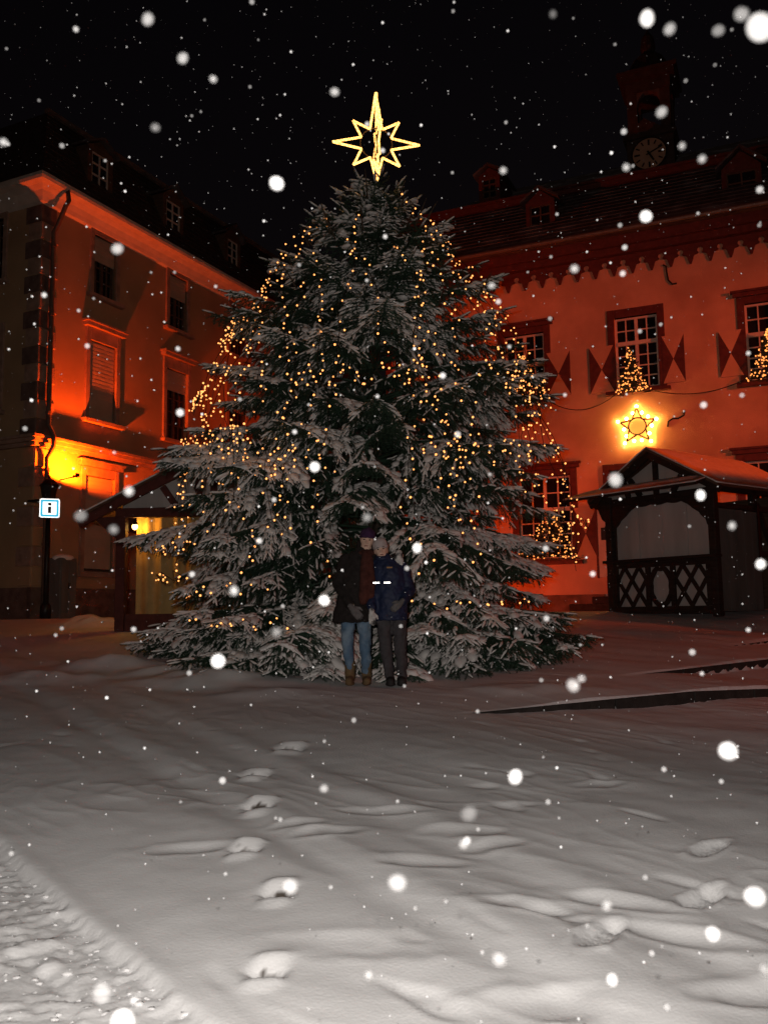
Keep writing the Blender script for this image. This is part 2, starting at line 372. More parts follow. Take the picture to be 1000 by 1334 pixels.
# ------------------------------------------------------------------ building kit (local x along the facade, y inward, z up)
class Facade:
    def __init__(s, root, side=False):
        s.root = root; s.side = side; bpy.context.view_layer.update()
        s.mw = Matrix.Translation(root.location) @ root.rotation_euler.to_matrix().to_4x4(); s.inv = s.mw.inverted()
    def px(s, px, py, dep=0):             # pixel -> (u, z) on the plane 'dep' metres behind the facade
        o = s.inv @ EYEV; d = s.inv.to_3x3() @ ray(px, py)
        if s.side: t = (dep-o.x)/d.x; p = o+d*t; return p.y, p.z
        t = (dep-o.y)/d.y; p = o+d*t; return p.x, p.z
    def M(s, u, d, z): return (d, u, z) if s.side else (u, d, z)
    def box(s, mb, u0, u1, d0, d1, z0, z1):
        P = [(u0,d0,z0),(u1,d0,z0),(u1,d1,z0),(u0,d1,z0),(u0,d0,z1),(u1,d0,z1),(u1,d1,z1),(u0,d1,z1)]
        mb.hexa([s.M(*p) for p in P])
    def wall(s, name, u0, u1, z0, z1, holes, m, reveal=.24):
        us = sorted({u0, u1, *[h[0] for h in holes], *[h[1] for h in holes]}); us = [u for u in us if u0 <= u <= u1]
        zs = sorted({z0, z1, *[h[2] for h in holes], *[h[3] for h in holes]}); zs = [z for z in zs if z0 <= z <= z1]
        mb = MB()
        for a, b in zip(us, us[1:]):
            for c, e in zip(zs, zs[1:]):
                mu, mz = (a+b)/2, (c+e)/2
                if any(h[0] < mu < h[1] and h[2] < mz < h[3] for h in holes): continue
                mb.quad(s.M(a,0,c), s.M(b,0,c), s.M(b,0,e), s.M(a,0,e))
        for h in holes:
            a, b, c, e = h
            for p, q in (((a,c),(b,c)),((b,c),(b,e)),((b,e),(a,e)),((a,e),(a,c))):
                mb.quad(s.M(p[0],0,p[1]), s.M(q[0],0,q[1]), s.M(q[0],reveal,q[1]), s.M(p[0],reveal,p[1]))
        return mb.build(name, m, s.root)
    def window(s, u0, u1, z0, z1, cols, rows, sur=.13, smat='oxblood', fmat='white_frame', sill=True, hood=0, transom=None, blind=0, prj=.05, name='window', mull=None, rec=.12, lintel=None):
        """surround (the part) > frame, panes, sill"""
        mb = MB(); top = lintel or sur
        s.box(mb, u0-sur, u0, -prj, .10, z0-sur*.3, z1+top); s.box(mb, u1, u1+sur, -prj, .10, z0-sur*.3, z1+top)
        s.box(mb, u0, u1, -prj+.002, .10, z1, z1+top-.002); s.box(mb, u0, u1, -prj+.002, .10, z0-sur*.3, z0)
        wn = mb.build(name, M[smat], s.root, bevel=.006)
        if sill:
            b = MB(); s.box(b, u0-sur-.08, u1+sur+.08, -prj-.10, .02, z0-sur*.3-.09, z0-sur*.3-.002); b.build('sill', M[smat], wn, bevel=.006)
        if hood:
            b = MB(); s.box(b, u0-sur-.07, u1+sur+.07, -prj-hood, .02, z1+top+.002, z1+top+.09); s.box(b, u0-sur-.11, u1+sur+.11, -prj-hood-.04, .02, z1+top+.092, z1+top+.14); b.build('hood', M[smat], wn)
        f = MB(); t = .045
        s.box(f, u0, u0+t, rec-.03, rec+.03, z0, z1); s.box(f, u1-t, u1, rec-.03, rec+.03, z0, z1)
        s.box(f, u0+t, u1-t, rec-.029, rec+.029, z0, z0+t); s.box(f, u0+t, u1-t, rec-.029, rec+.029, z1-t, z1)
        # sashes: list of (ua, ub, za, zb, cols, rows)
        um = (u0+u1)/2; S = []
        halves = [(u0+t, um-.035), (um+.035, u1-t)] if cols > 1 else [(u0+t, u1-t)]
        if cols > 1: s.box(f, um-.035, um+.035, rec-.04, rec+.03, z0+t, z1-t)
        if transom:
            zt, r1, r2 = transom; s.box(f, u0+t, u1-t, rec-.05, rec+.03, zt-.045, zt+.045)
            bands = [(z0+t, zt-.045, r1), (zt+.045, z1-t, r2)]
        else: bands = [(z0+t, z1-t, rows)]
        panes = []
        for (a, b) in halves:
            for (c, e, r) in bands:
                nc = 2 if cols > 1 else cols
                nc = max(1, nc)
                cw = (b-a)/nc; rh = (e-c)/r
                for i in range(1, nc): s.box(f, a+i*cw-.014, a+i*cw+.014, rec-.024, rec+.02, c, e)
                for j in range(1, r): s.box(f, a, b, rec-.022, rec+.019, c+j*rh-.013, c+j*rh+.013)
                for i in range(nc):
                    for j in range(r): panes.append((a+i*cw+.006, a+(i+1)*cw-.006, c+j*rh+.006, c+(j+1)*rh-.006))
        f.build('frame', M[fmat], wn)
        for p in panes:
            q = MB(); dd = random.uniform(-.002, .002); tl = random.uniform(-.004, .004)
            q.quad(s.M(p[0], rec+.006+dd, p[2]), s.M(p[1], rec+.006+dd+tl, p[2]), s.M(p[1], rec+.006-dd+tl, p[3]), s.M(p[0], rec+.006-dd, p[3]))
            q.build('pane', M['glass'], wn)
        if blind:
            q = MB(); s.box(q, u0+.01, u1-.01, rec-.075, rec-.06, z1-(z1-z0)*blind, z1-.005)
            nsl = max(2, int((z1-z0)*blind/.09))
            for j in range(nsl):
                zz = z1-(z1-z0)*blind+j*(z1-z0)*blind/nsl; s.box(q, u0+.012, u1-.012, rec-.083, rec-.0752, zz, zz+.06)
            q.build('roller_blind', M['blind'], wn)
        return wn

# ------------------------------------------------------------------ town hall (right)
TH = empty('town_hall', (5.7, 20, 1.40), R(-24), 'red lit plastered town hall with painted shutters, toothed eaves and clock turret', 'building')
fr = Facade(TH)
U0, U1 = -6.0, 9.0
ZE = fr.px(800, 299, -.5)[1]        # gutter height
def rect(l, r, t, b, ym, xm, dep=0):
    return fr.px(l, ym, dep)[0], fr.px(r, ym, dep)[0], fr.px(xm, b, dep)[1], fr.px(xm, t, dep)[1]
wc = rect(801, 857, 411, 505, 460, 829)
wl = (fr.px(657, 470)[0], fr.px(708.5, 470)[0], fr.px(695, 517)[1], fr.px(695, 434)[1])
wr_u0 = fr.px(971, 440)[0]; wr = (wr_u0, wr_u0+1.05, fr.px(985, 495)[1], fr.px(985, 394)[1])
gl = (fr.px(676, 680)[0], fr.px(744, 680)[0], fr.px(720, 728)[1], fr.px(720, 620)[1])
gr = (fr.px(968, 605)[0], fr.px(968, 605)[0]+1.15, .95, fr.px(985, 600)[1])
dr = (fr.px(796, 690)[0], fr.px(852, 690)[0], .02, fr.px(812, 612)[1])
wl2 = (wl[0]-3.0, wl[1]-3.0, wl[2], wl[3])
fr.wall('wall', U0, U1, -.6, ZE, [wc, wl, wr, gl, gr, dr, wl2], M['plaster_pink'])
b = MB(); b.quad((U0,0,-.6),(U0,9,-.6),(U0,9,ZE),(U0,0,ZE)); b.quad((U1,0,-.6),(U1,9,-.6),(U1,9,ZE),(U1,0,ZE)); b.quad((U0,9,-.6),(U1,9,-.6),(U1,9,ZE),(U0,9,ZE)); b.build('side_wall', M['plaster_pink'], TH)
b = MB(); fr.box(b, U0-.04, dr[0]-.2, -.05, .04, -.6, .38); fr.box(b, dr[1]+.2, U1+.04, -.05, .04, -.6, .38); b.build('plinth', M['sandstone_dark'], TH)
kw = dict(sur=.16, prj=.022)
fr.window(*wc, 2, 6, transom=(wc[2]+(wc[3]-wc[2])*.64, 4, 2), lintel=.20, **kw)
fr.window(*wl, 2, 6, transom=(wl[2]+(wl[3]-wl[2])*.52, 4, 2), hood=.04, **kw)
fr.window(*wl2, 2, 6, transom=(wl[2]+(wl[3]-wl[2])*.52, 4, 2), **kw)
fr.window(*wr, 2, 6, transom=(wr[2]+(wr[3]-wr[2])*.60, 4, 2), hood=.05, **kw)
fr.window(*gl, 2, 6, transom=(gl[2]+(gl[3]-gl[2])*.60, 4, 2), hood=.04, **kw)
fr.window(*gr, 2, 6, transom=(gr[2]+(gr[3]-gr[2])*.6, 4, 2), hood=.05, **kw)
# door with dark hood
b = MB(); fr.box(b, dr[0]-.14, dr[0], -.06, .1, -.02, dr[3]+.14); fr.box(b, dr[1], dr[1]+.14, -.06, .1, -.02, dr[3]+.14); fr.box(b, dr[0], dr[1], -.058, .1, dr[3], dr[3]+.138)
dd = b.build('door', M['oxblood'], TH)
for k in range(4):
    a = dr[0]+(dr[1]-dr[0])*k/4; e = dr[0]+(dr[1]-dr[0])*(k+1)/4
    b = MB(); fr.box(b, a+.004, e-.004, .12, .17, .03, dr[3]); b.build('door_board', M['brown_wood'], dd)
b = MB(); b.tube([(dr[0]+.12, .06, 1.0), (dr[0]+.12, .03, 1.05), (dr[0]+.12, .03, 1.2), (dr[0]+.12, .1, 1.25)], .012); b.build('handle', M['metal_dark'], dd)
# pale panelled board with a small dark plate left of the door
nb = rect(779, 795, 655, 752, 700, 787); b = MB(); fr.box(b, nb[0], nb[1], -.05, .01, nb[2], nb[3]); p_ = b.build('notice_board', M['cream'], TH)
for k in range(6):
    zz = nb[2]+(nb[3]-nb[2])*k/6; b = MB(); fr.box(b, nb[0]+.02, nb[1]-.02, -.062, -.052, zz+.02, zz+(nb[3]-nb[2])/6-.01); b.build('panel', M['cream'], p_)
b = MB(); fr.box(b, nb[0]+.08, nb[0]+.19, -.12, -.064, nb[3]-.86, nb[3]-.58); b.build('letter_plate', M['metal_dark'], p_)
b = MB(); fr.box(b, nb[0]-.05, nb[0]-.004, -.06, .01, nb[2]-.02, nb[3]+.03); fr.box(b, nb[0], nb[1], -.06, .01, nb[3]+.002, nb[3]+.04); b.build('board_frame', M['oxblood'], p_)
# shutters with hourglass triangles
def shutter(u0, u1, z0, z1):
    mb = MB(); d0, d1 = -.028, -.003; um, zm = (u0+u1)/2, (z0+z1)/2
    fr.box(mb, u0, u1, d0+.004, d1, z0, z1)
    P = dict(bl=(u0,z0), br=(u1,z0), tl=(u0,z1), tr=(u1,z1), c=(um,zm))
    for q, k in ((('tl','tr','c'), 1), (('bl','br','c'), 1), (('tl','bl','c'), 0), (('tr','br','c'), 0)):
        mb.mi = k; mb.quad(*[fr.M(P[i][0], d0, P[i][1]) for i in q])
    sh = mb.build('shutter', [M['oxblood'], M['plaster_pink']], TH)
SH = {}
def shut_px(l, r, t, b, ym, xm): q = rect(l, r, t, b, ym, xm, -.05); shutter(*q)
shut_px(767, 799, 451, 512, 480, 783); shut_px(862, 891, 436, 498, 466, 876)
shut_px(711.5, 742, 458, 515, 486, 727); shut_px(936, 967, 430, 490, 462, 951)
shut_px(747.5, 777, 661, 729, 696, 762)
shutter(wl[0]-.72, wl[0]-.17, wl[2], wl[2]+1.05)
# eaves: soffit, cornice boards, gutter, toothed valance with keyhole cut-outs
b = MB(); fr.box(b, U0-.3, U1+.3, -.46, .0, ZE-.07, ZE-.01); b.build('soffit', M['brown_wood'], TH)
b = MB(); fr.box(b, U0-.2, U1+.2, -.30, -.004, ZE-.30, ZE-.072); fr.box(b, U0-.15, U1+.15, -.20, -.006, ZE-.46, ZE-.302); b.build('cornice', M['oxblood'], TH)
b = MB(); b.tube([(U0-.3, -.52, ZE-.02), (U1+.3, -.52, ZE-.02)], .055, 8); b.build('gutter', M['zinc'], TH)
pit = .425; zc_ = ZE-.46; n_t = int((U1-U0)/pit)
half = [(0.0, -.10)]
for k in range(1, 7): a = math.pi/2+math.pi*k/7.2; half.append((.062*math.cos(a)*-1, -.162+.062*math.sin(a)))
half += [(.045, -.245), (.12, -.262), (.142, -.30), (.150, -.34)]
pts = [(0, 0)] + half + [(pit/2-.02, -.46), (pit/2+.02, -.46)] + [(pit-x, z) for x, z in reversed(half)] + [(pit, 0)]
tooth = MB().prism(pts, -.035, -.006).mesh('valance_board', M['oxblood'])
for k in range(n_t):
    o = link('valance_board', tooth, TH); o.location = (U0+k*pit, 0, zc_)
# roof: steep lower slope in lapped courses, ledge, shallower upper slope
def roof_courses(name, prof, u0, u1, m, parent, hips=(0, 0)):
    (ya, za), (yb, zb) = prof; n = max(3, int(math.hypot(yb-ya, zb-za)/.17)); mb = MB()
    nrm = Vector((0, -(zb-za), yb-ya)).normalized()*.022
    for k in range(n):
        t0, t1 = k/n, min(1, (k+1.15)/n); y0, z0 = ya+(yb-ya)*t0, za+(zb-za)*t0; y1, z1 = ya+(yb-ya)*t1, za+(zb-za)*t1
        h0a, h0b = hips[0]*t0, hips[1]*t0; h1a, h1b = hips[0]*t1, hips[1]*t1
        mb.quad((u0+h0a, y0+nrm.y, z0+nrm.z), (u1-h0b, y0+nrm.y, z0+nrm.z), (u1-h1b, y1, z1), (u0+h1a, y1, z1))
        mb.quad((u0+h0a, y0, z0), (u1-h0b, y0, z0), (u1-h0b, y0+nrm.y, z0+nrm.z), (u0+h0a, y0+nrm.y, z0+nrm.z))
    o = mb.build(name, m, parent); o['kind'] = 'stuff'; return o
ZB = fr.px(748, 252, .9)[1]
roof_courses('lower_roof', ((-.50, ZE+.02), (.9, ZB)), U0-.3, U1+.3, M['slate'], TH, (.3, 0))
b = MB(); b.box(U0, U1+.3, .78, 1.02, ZB-.02, ZB+.10); b.box(U0-.04, U1+.3, .70, .95, ZB+.102, ZB+.16); b.build('roof_ledge', M['oxblood'], TH)
ZR = ZB+2.3
roof_courses('upper_roof', ((.98, ZB+.12), (4.6, ZR)), U0+.1, U1+.3, M['slate'], TH, (2.0, 0))
b = MB(); b.quad((U0, 9, ZE), (U1, 9, ZE), (U1, 4.6, ZR), (U0+2, 4.6, ZR)); b.quad((U0-.3, -.5, ZE), (U0-.3, 9, ZE), (U0+2, 4.6, ZR), (U0+.1, .95, ZB)); b.build('rear_roof', M['slate_dark'], TH)
def dormer(par, f, l, r, t, bt, ym, apex, dep, d_in, wm='oxblood', blind=False, side=.10, plain=False):
    """gabled dormer: cheeks and pediment (the part) > frame, panes, roof"""
    u0 = f.px(l, ym, dep)[0]; u1 = f.px(r, ym, dep)[0]; xm = (l+r)/2; z0 = f.px(xm, bt, dep)[1]; z1 = f.px(xm, t, dep)[1]; za = f.px(*apex, dep)[1]
    mb = MB(); s = side
    f.box(mb, u0-s, u0, dep, dep+d_in, z0-.1, z1+.1); f.box(mb, u1, u1+s, dep, dep+d_in, z0-.1, z1+.1)
    f.box(mb, u0, u1, dep, dep+.1, z1, z1+.1); f.box(mb, u0, u1, dep, dep+.1, z0-.1, z0)
    um = (u0+u1)/2
    mb.prism([(u0-s, z1+.102), (u1+s, z1+.102), (um, za-.03)], dep+.01, dep+d_in, f.M)
    o = mb.build('dormer', M[wm], par)
    b = MB()
    for sg in (-1, 1):
        e = um+sg*((u1-u0)/2+s+.12); zz = z1+.08
        P = [(e, dep-.12, zz), (um, dep-.12, za), (um, dep+d_in, za), (e, dep+d_in, zz)]
        b.hexa([f.M(*p) for p in P] + [f.M(p[0], p[1], p[2]+.06) for p in P])
    b.build('dormer_roof', M['slate'] if not plain else M[wm], o)
    g = MB(); f.box(g, u0, u1, dep+.05, dep+.09, z0, z1) ; g.build('pane', M['glass'], o)
    g = MB(); t_ = .035
    for a in (u0, um-.018, u1-t_): f.box(g, a, a+t_, dep+.02, dep+.048, z0, z1)
    for c in (z0, z0+(z1-z0)*.33, z0+(z1-z0)*.66, z1-t_): f.box(g, u0, u1, dep+.022, dep+.046, c, c+t_)
    g.build('frame', M['cream' if not blind else 'brown_wood'], o)
    return o
dormer(TH, fr, 690, 717, 267, 306, 285, (702, 246), .05, 1.6, blind=True)
dormer(TH, fr, 946, 986, 222, 268, 245, (962, 194), .05, 1.8, blind=True)
dormer(TH, fr, 628, 646, 232, 258, 245, (636, 217), 1.3, 1.2, blind=True)
# clock turret on the ridge
dT = 2.6
tu0, tz0 = fr.px(818, 236, dT); tu1 = fr.px(879, 222, dT)[0]; cu, cz = fr.px(845, 201, dT); ztp = fr.px(848, 178, dT)[1]
um = (tu0+tu1)/2; hw = (tu1-tu0)/2; cu = um - .03
ztop = fr.px(860, 98, dT)[1]; zcap = fr.px(862, 88, dT)[1]; zpt = fr.px(862, 18, dT)[1]
b = MB(); b.box(um-hw, um+hw, dT, dT+2*hw, tz0-1.2, ztp); b.box(um-hw-.08, um+hw+.08, dT-.08, dT+2*hw+.08, ztp+.001, ztp+.10)
# lantern storey: four piers with arched heads
for sx in (-1, 1):
    for yy in (dT+.06, dT+2*hw-.30):
        b.box(um+sx*(hw-.17)-.13, um+sx*(hw-.17)+.13, yy, yy+.24, ztp+.3, ztop-.3)
b.box(um-hw+.04, um+hw-.04, dT+.05, dT+2*hw-.05, ztp+.101, ztp+.299)
b.box(um-hw+.02, um+hw-.02, dT+.03, dT+2*hw-.03, ztop-.299, ztop)
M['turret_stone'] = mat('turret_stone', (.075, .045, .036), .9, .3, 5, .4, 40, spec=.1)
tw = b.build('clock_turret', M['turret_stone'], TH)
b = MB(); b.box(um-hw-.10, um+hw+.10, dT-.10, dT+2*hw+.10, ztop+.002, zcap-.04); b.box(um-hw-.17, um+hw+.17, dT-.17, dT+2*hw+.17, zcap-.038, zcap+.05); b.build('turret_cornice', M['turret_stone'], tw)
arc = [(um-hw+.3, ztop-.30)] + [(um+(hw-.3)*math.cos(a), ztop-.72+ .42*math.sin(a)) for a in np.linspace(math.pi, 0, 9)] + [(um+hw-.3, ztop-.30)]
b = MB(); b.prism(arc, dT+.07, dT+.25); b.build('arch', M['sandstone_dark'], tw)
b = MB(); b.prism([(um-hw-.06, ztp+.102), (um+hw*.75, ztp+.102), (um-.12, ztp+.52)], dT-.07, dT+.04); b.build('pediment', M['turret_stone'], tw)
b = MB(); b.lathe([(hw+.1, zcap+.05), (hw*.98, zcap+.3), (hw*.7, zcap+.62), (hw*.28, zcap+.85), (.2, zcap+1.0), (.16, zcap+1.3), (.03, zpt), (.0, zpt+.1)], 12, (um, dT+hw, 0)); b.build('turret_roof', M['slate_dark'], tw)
rc = .44
b = MB()
k = 40; ring = [(cu+rc*math.cos(a), cz+rc*math.sin(a)) for a in np.linspace(0, 2*math.pi, k, endpoint=False)]
b.prism(ring, dT-.05, dT-.001); b.build('clock_face', mat('clock_dial', (.55, .30, .19), .6, .08, 5), tw)
b = MB(); b.tube([(x, dT-.05, z) for x, z in ring], .025, 6, True)
for h in range(12):
    a = h*math.pi/6; q = .11 if h % 3 else .15
    b.bar((cu+(rc-.06-q)*math.sin(a), dT-.056, cz+(rc-.06-q)*math.cos(a)), (cu+(rc-.06)*math.sin(a), dT-.056, cz+(rc-.06)*math.cos(a)), .01, .035 if h % 3 else .05, (math.cos(a), 0, -math.sin(a)))
b.build('clock_numerals', M['dark_wood'], tw)
b = MB()
for a, Lh, wd in ((R(152), .24, .05), (R(68), .37, .035)):
    b.bar((cu-.08*math.sin(a), dT-.07, cz-.08*math.cos(a)), (cu+Lh*math.sin(a), dT-.07, cz+Lh*math.cos(a)), .012, wd, (math.cos(a), 0, -math.sin(a)))
b.build('clock_hands', M['wire'], tw)
# wall anchors (S-shaped irons)
def anchor(pts):
    b = MB(); b.tube([(fr.px(x, y, -.02)[0], -.02, fr.px(x, y, -.02)[1]) for x, y in pts], .020, 6); b.build('wall_anchor', M['metal_dark'], TH)
anchor([(863,345),(867,347),(868,355),(870,365),(875,370),(881,369)]); anchor([(869,556),(870,549),(876,545),(883,545),(890,541),(891,535)])
# stone stairs to the door
st = empty('entrance_stairs', TH.matrix_world @ Vector((0,0,0)), 0, 'dark stone entrance stairs beside the town hall door', 'stairs'); st.location = TH.location; st.rotation_euler = TH.rotation_euler
q0 = fr.px(742, 790, -.9)[0]; q1 = fr.px(856, 790, -.9)[0]
for k in range(3):
    b = MB(); b.box(q0+.45*k, q1, -1.0+.28*k, -.06, -.35 if k == 0 else .16*k+.002, .16*(k+1)); b.build('stair_tread', M['stone_dark'], st, bevel=.012)

# ------------------------------------------------------------------ corner house (left)
c0 = at(40, 790, 18.0)
LH = empty('corner_house', (c0.x, c0.y, 1.42), R(64.5), 'ochre corner house lit orange from below, with quoins and mansard dormers', 'building')
fl = Facade(LH); fs = Facade(LH, True)
LU = 14.0; LD = 8.0
ZC = fl.px(42, 572)[1]; ZV = fl.px(58, 246)[1]
def lrect(l, r, t, bt): 
    ym = (t+bt)/2; xm = (l+r)/2; return fl.px(l, ym)[0], fl.px(r, ym)[0], fl.px(xm, bt)[1], fl.px(xm, t)[1]
zA = lrect(122, 151, 312, 388); zB = lrect(115.5, 150, 448, 548); zG = lrect(109, 147, 622, 745)
du = fl.px(216, 390)[0] - zA[0] if False else lrect(220, 246, 362, 430)[0]-zA[0]
up = [(zA[0]+k*du, zA[1]+k*du, zA[2], zA[3]) for k in range(4)]
mid = [(zB[0]+k*du, zB[1]+k*du, zB[2], zB[3]) for k in range(4)]
low = [(zG[0]+k*du, zG[1]+k*du, zG[2], zG[3]) for k in range(4)]
up = [q for q in up if q[1] < LU-.3]; mid = [q for q in mid if q[1] < LU-.3]; low = [q for q in low if q[1] < LU-.3]
fl.wall('wall', 0, LU, -.6, ZV, up+mid+low, M['plaster_ochre'])
sk = [(2.0+k*2.7, 3.0+k*2.7) for k in range(2)]
s0 = fs.px(6, 310)[0]
sho = [(s0, s0+1.0, zA[2], zA[3]), (s0, s0+1.0, zB[2], zB[3]), (s0+2.7, s0+3.7, zA[2], zA[3]), (s0+2.7, s0+3.7, zB[2], zB[3])]
fs.wall('side_wall', 0, LD, -.6, ZV, sho, M['plaster_ochre'])
b = MB(); b.quad((0, LD, -.6), (LU, LD, -.6), (LU, LD, ZV), (0, LD, ZV)); b.quad((LU, 0, -.6), (LU, LD, -.6), (LU, LD, ZV), (LU, 0, ZV)); b.build('rear_wall', M['plaster_ochre'], LH)
for k, q in enumerate(up): fl.window(*q, 2, 4, sur=.12, smat='sandstone', fmat='brown_wood', blind=(.42 if k < 2 else .5), prj=.04)
for k, q in enumerate(mid): fl.window(*q, 2, 5, sur=.12, smat='sandstone', fmat='brown_wood', blind=(.985 if k == 0 else .3), hood=.10, lintel=.28, prj=.05)
for k, q in enumerate(low): fl.window(*q, 2, 5, sur=.13, smat='sandstone', fmat='brown_wood', blind=(.97 if k == 0 else .5), lintel=.2, hood=.06, prj=.05)
for q in sho: fs.window(*q, 2, 4, sur=.12, smat='sandstone', fmat='brown_wood', prj=.04)
# plinth, string course, eaves cove
b = MB(); fl.box(b, -.05, LU, -.05, .05, -.6, .62); fs.box(b, -.048, LD, -.05, .05, -.6, .618); b.build('plinth', M['sandstone_dark'], LH)
b = MB()
for d, z0, z1 in ((.10, ZC-.13, ZC-.05), (.17, ZC-.048, ZC+.03), (.22, ZC+.032, ZC+.09)):
    fl.box(b, -d, LU, -d, .02, z0, z1); fs.box(b, .021, LD, -d, .02, z0, z1)
b.build('string_course', M['sandstone'], LH)
prof = [(0.0, ZV-.34), (-.06, ZV-.30), (-.10, ZV-.22), (-.17, ZV-.12), (-.28, ZV-.05), (-.40, ZV-.01), (-.42, ZV+.05), (-.42, ZV+.12), (0, ZV+.12)]
mb = MB(); n = len(prof)
for (d0, z0), (d1, z1) in zip(prof, prof[1:]):
    mb.quad((d0, d0, z0), (LU, d0, z0), (LU, d1, z1), (d1, d1, z1)); mb.quad((d0, d0, z0), (d0, LD, z0), (d1, LD, z1), (d1, d1, z1))
mb.build('eaves_cove', M['cream'], LH)
# quoins: alternating blocks round the corner
z = .64; k = 0; qz = (ZC-.14-.64)/7
tops = [(.64+j*qz, .64+(j+1)*qz) for j in range(7)]; hq = (ZV-.34-ZC-.10)/13
tops += [(ZC+.095+j*hq, ZC+.095+(j+1)*hq) for j in range(13)]
for j, (a, e) in enumerate(tops):
    la, lb = (.40, .46) if j % 2 else (.46, .36)
    mb = MB(); p = .012 if j % 2 else .022
    mb.box(-p, la, -p, .012, a+.006, e-.006); mb.box(-p, .012, .0121, lb, a+.006, e-.006)
    mb.build('quoin', (M['sandstone'] if j > 6 else M['plaster_ochre']) if j % 2 == 0 else M['sandstone_dark' if j > 6 else 'sandstone'], LH, bevel=.012)
# drainpipe
dp = fl.px(67, 420, -.1)[0]; dq = fl.px(90, 262, -.4)[0]
b = MB(); b.tube([(dq, -.36, ZV+.02), (dq, -.40, ZV-.22), (dq-.05, -.36, ZV-.36), (dp+.06, -.14, ZV-.75), (dp, -.10, ZV-.9), (dp, -.10, ZC+.35), (dp, -.26, ZC+.08), (dp, -.26, ZC-.12), (dp, -.10, ZC-.35), (dp, -.10, .0)], .05, 8); dpo = b.build('drainpipe', M['zinc'], LH, smooth=True)
for zz in (ZV-1.2, (ZV+ZC)/2, ZC+.6, ZC-.6, 1.5):
    b = MB(); b.tube([(dp, -.10, zz-.03), (dp, -.10, zz+.03)], .064, 8); b.build('pipe_clip', M['zinc'], dpo)
# mansard
ZM = fl.px(63, 146, .5)[1]
roof_courses('mansard_slope', ((-.36, ZV+.12), (.55, ZM)), -.36, LU, M['slate_dark'], LH, (.91, 0))
mb = MB(); mb.quad((-.36, -.36, ZV+.12), (-.36, LD, ZV+.12), (.55, LD, ZM), (.55, .55, ZM)); mb.build('side_mansard', M['slate_dark'], LH)
mb = MB(); mb.quad((.55, .55, ZM), (LU, .55, ZM), (LU, 4, ZM+1.1), (3.5, 4, ZM+1.1)); mb.quad((.55, .55, ZM), (.55, LD, ZM), (3.5, LD, ZM+1.1), (3.5, 4, ZM+1.1)); mb.quad((LU,-.36,ZV+.12),(LU,.55,ZM),(LU,4,ZM+1.1),(LU,LD,ZV)); mb.build('upper_roof', M['slate'], LH)
b = MB(); b.bar((.5, .5, ZM+.02), (LU, .5, ZM+.02), .12, .09); b.build('roof_kerb', M['sandstone_dark'], LH)
dormer(LH, fl, 120, 142, 202, 246, 224, (129, 182), -.12, 1.0, wm='brown_wood', side=.13)
dormer(LH, fl, 217, 235, 264, 302, 283, (226, 243), -.12, 1.0, wm='brown_wood', side=.13)
dormer(LH, fl, 297, 310, 314, 346, 330, (305, 295), -.12, 1.0, wm='brown_wood', side=.13)
# the up-light that floods the corner: dark shielded lantern on the sign post in front of the wall
lp = LH.matrix_world
bpy.context.view_layer.update()
def lw(x, y, z): return LH.matrix_world @ Vector((x, y, z))
# ------------------------------------------------------------------ sign post with shielded lantern, utility cabinet
ul, zl = fl.px(64, 640, -.75); P0 = lw(ul, -.75, 0); gl_ = gz(P0.x, P0.y)
ln = empty('lantern_post', (P0.x, P0.y, gl_), R(64.5), 'dark lantern on a post shining up the house corner', 'lamp post')
hl = zl + LH.location.z - gl_          # lantern centre above the ground
b = MB(); b.tube([(0, 0, -.1), (0, 0, hl-.2)], [.055, .045], 10); b.lathe([(.0, .0), (.11, .0), (.10, .25), (.055, .32)], 10); b.build('post', M['metal_dark'], ln, True)
b = MB(); b.lathe([(.0, hl-.24), (.20, hl-.22), (.22, hl-.17), (.12, hl-.15), (.17, hl+.10), (.19, hl+.12), (.10, hl+.22), (.04, hl+.26), (.0, hl+.33)], 6); b.build('lantern_head', M['metal_dark'], ln)
b = MB(); b.box(-.16, .22, -.02, .40, hl-.20, hl-.165); b.box(-.16, .16, -.02, .0, hl-.164, hl-.02); b.build('reflector_tray', M['metal_dark'], ln)
uu, uz = fl.px(78, 618, 0)
up_l = empty('wall_uplight', lw(uu, -.46, uz), R(64.5), 'small dark floodlight throwing yellow light up the house corner', 'floodlight')
b = MB(); b.box(-.05, .05, -.04, .04, -.09, -.06); b.box(-.05, .05, -.05, -.04, -.09, -.02); b.build('housing', M['metal_dark'], up_l)
b = MB(); b.bar((0, .05, -.085), (0, .45, -.12), .02, .02); b.build('bracket', M['metal_dark'], up_l)
lamp('sodium_uplight', 'SPOT', lw(uu, -.46, uz), 1150, (1, .080, .0015), lw(uu+.15, -.10, uz+.9), .04, 178, .25)
# info sign: retro-reflective square facing the flash
u_, z_ = fl.px(65, 662, -.95); Ps = lw(u_, -.95, z_)
gs = gz(Ps.x, Ps.y)
sg = empty('info_sign', (Ps.x, Ps.y, Ps.z), 0, 'square blue and white information sign with letter i', 'sign')
dv = ((EYEV-Ps).normalized() + (FLASH-Ps).normalized()).normalized()
sg.rotation_euler = dv.to_track_quat('-Y', 'Z').to_euler()
hs = .185
def rsq(h, r, n=4):
    out = []
    for cx, cy, a0 in ((h-r, h-r, 0), (-h+r, h-r, 90), (-h+r, -h+r, 180), (h-r, -h+r, 270)):
        for k in range(n+1): a = R(a0+90*k/n); out.append((cx+r*math.cos(a), cy+r*math.sin(a)))
    return out
refl_w = mat('reflective_white', (.9, .95, 1), .30, .02, 4, metal=1); refl_b = mat('reflective_blue', (.02, .36, .62), .30, .02, 4, metal=1)
MB().prism(rsq(hs, .035), .0, .03).build('sign_plate', refl_w, sg)
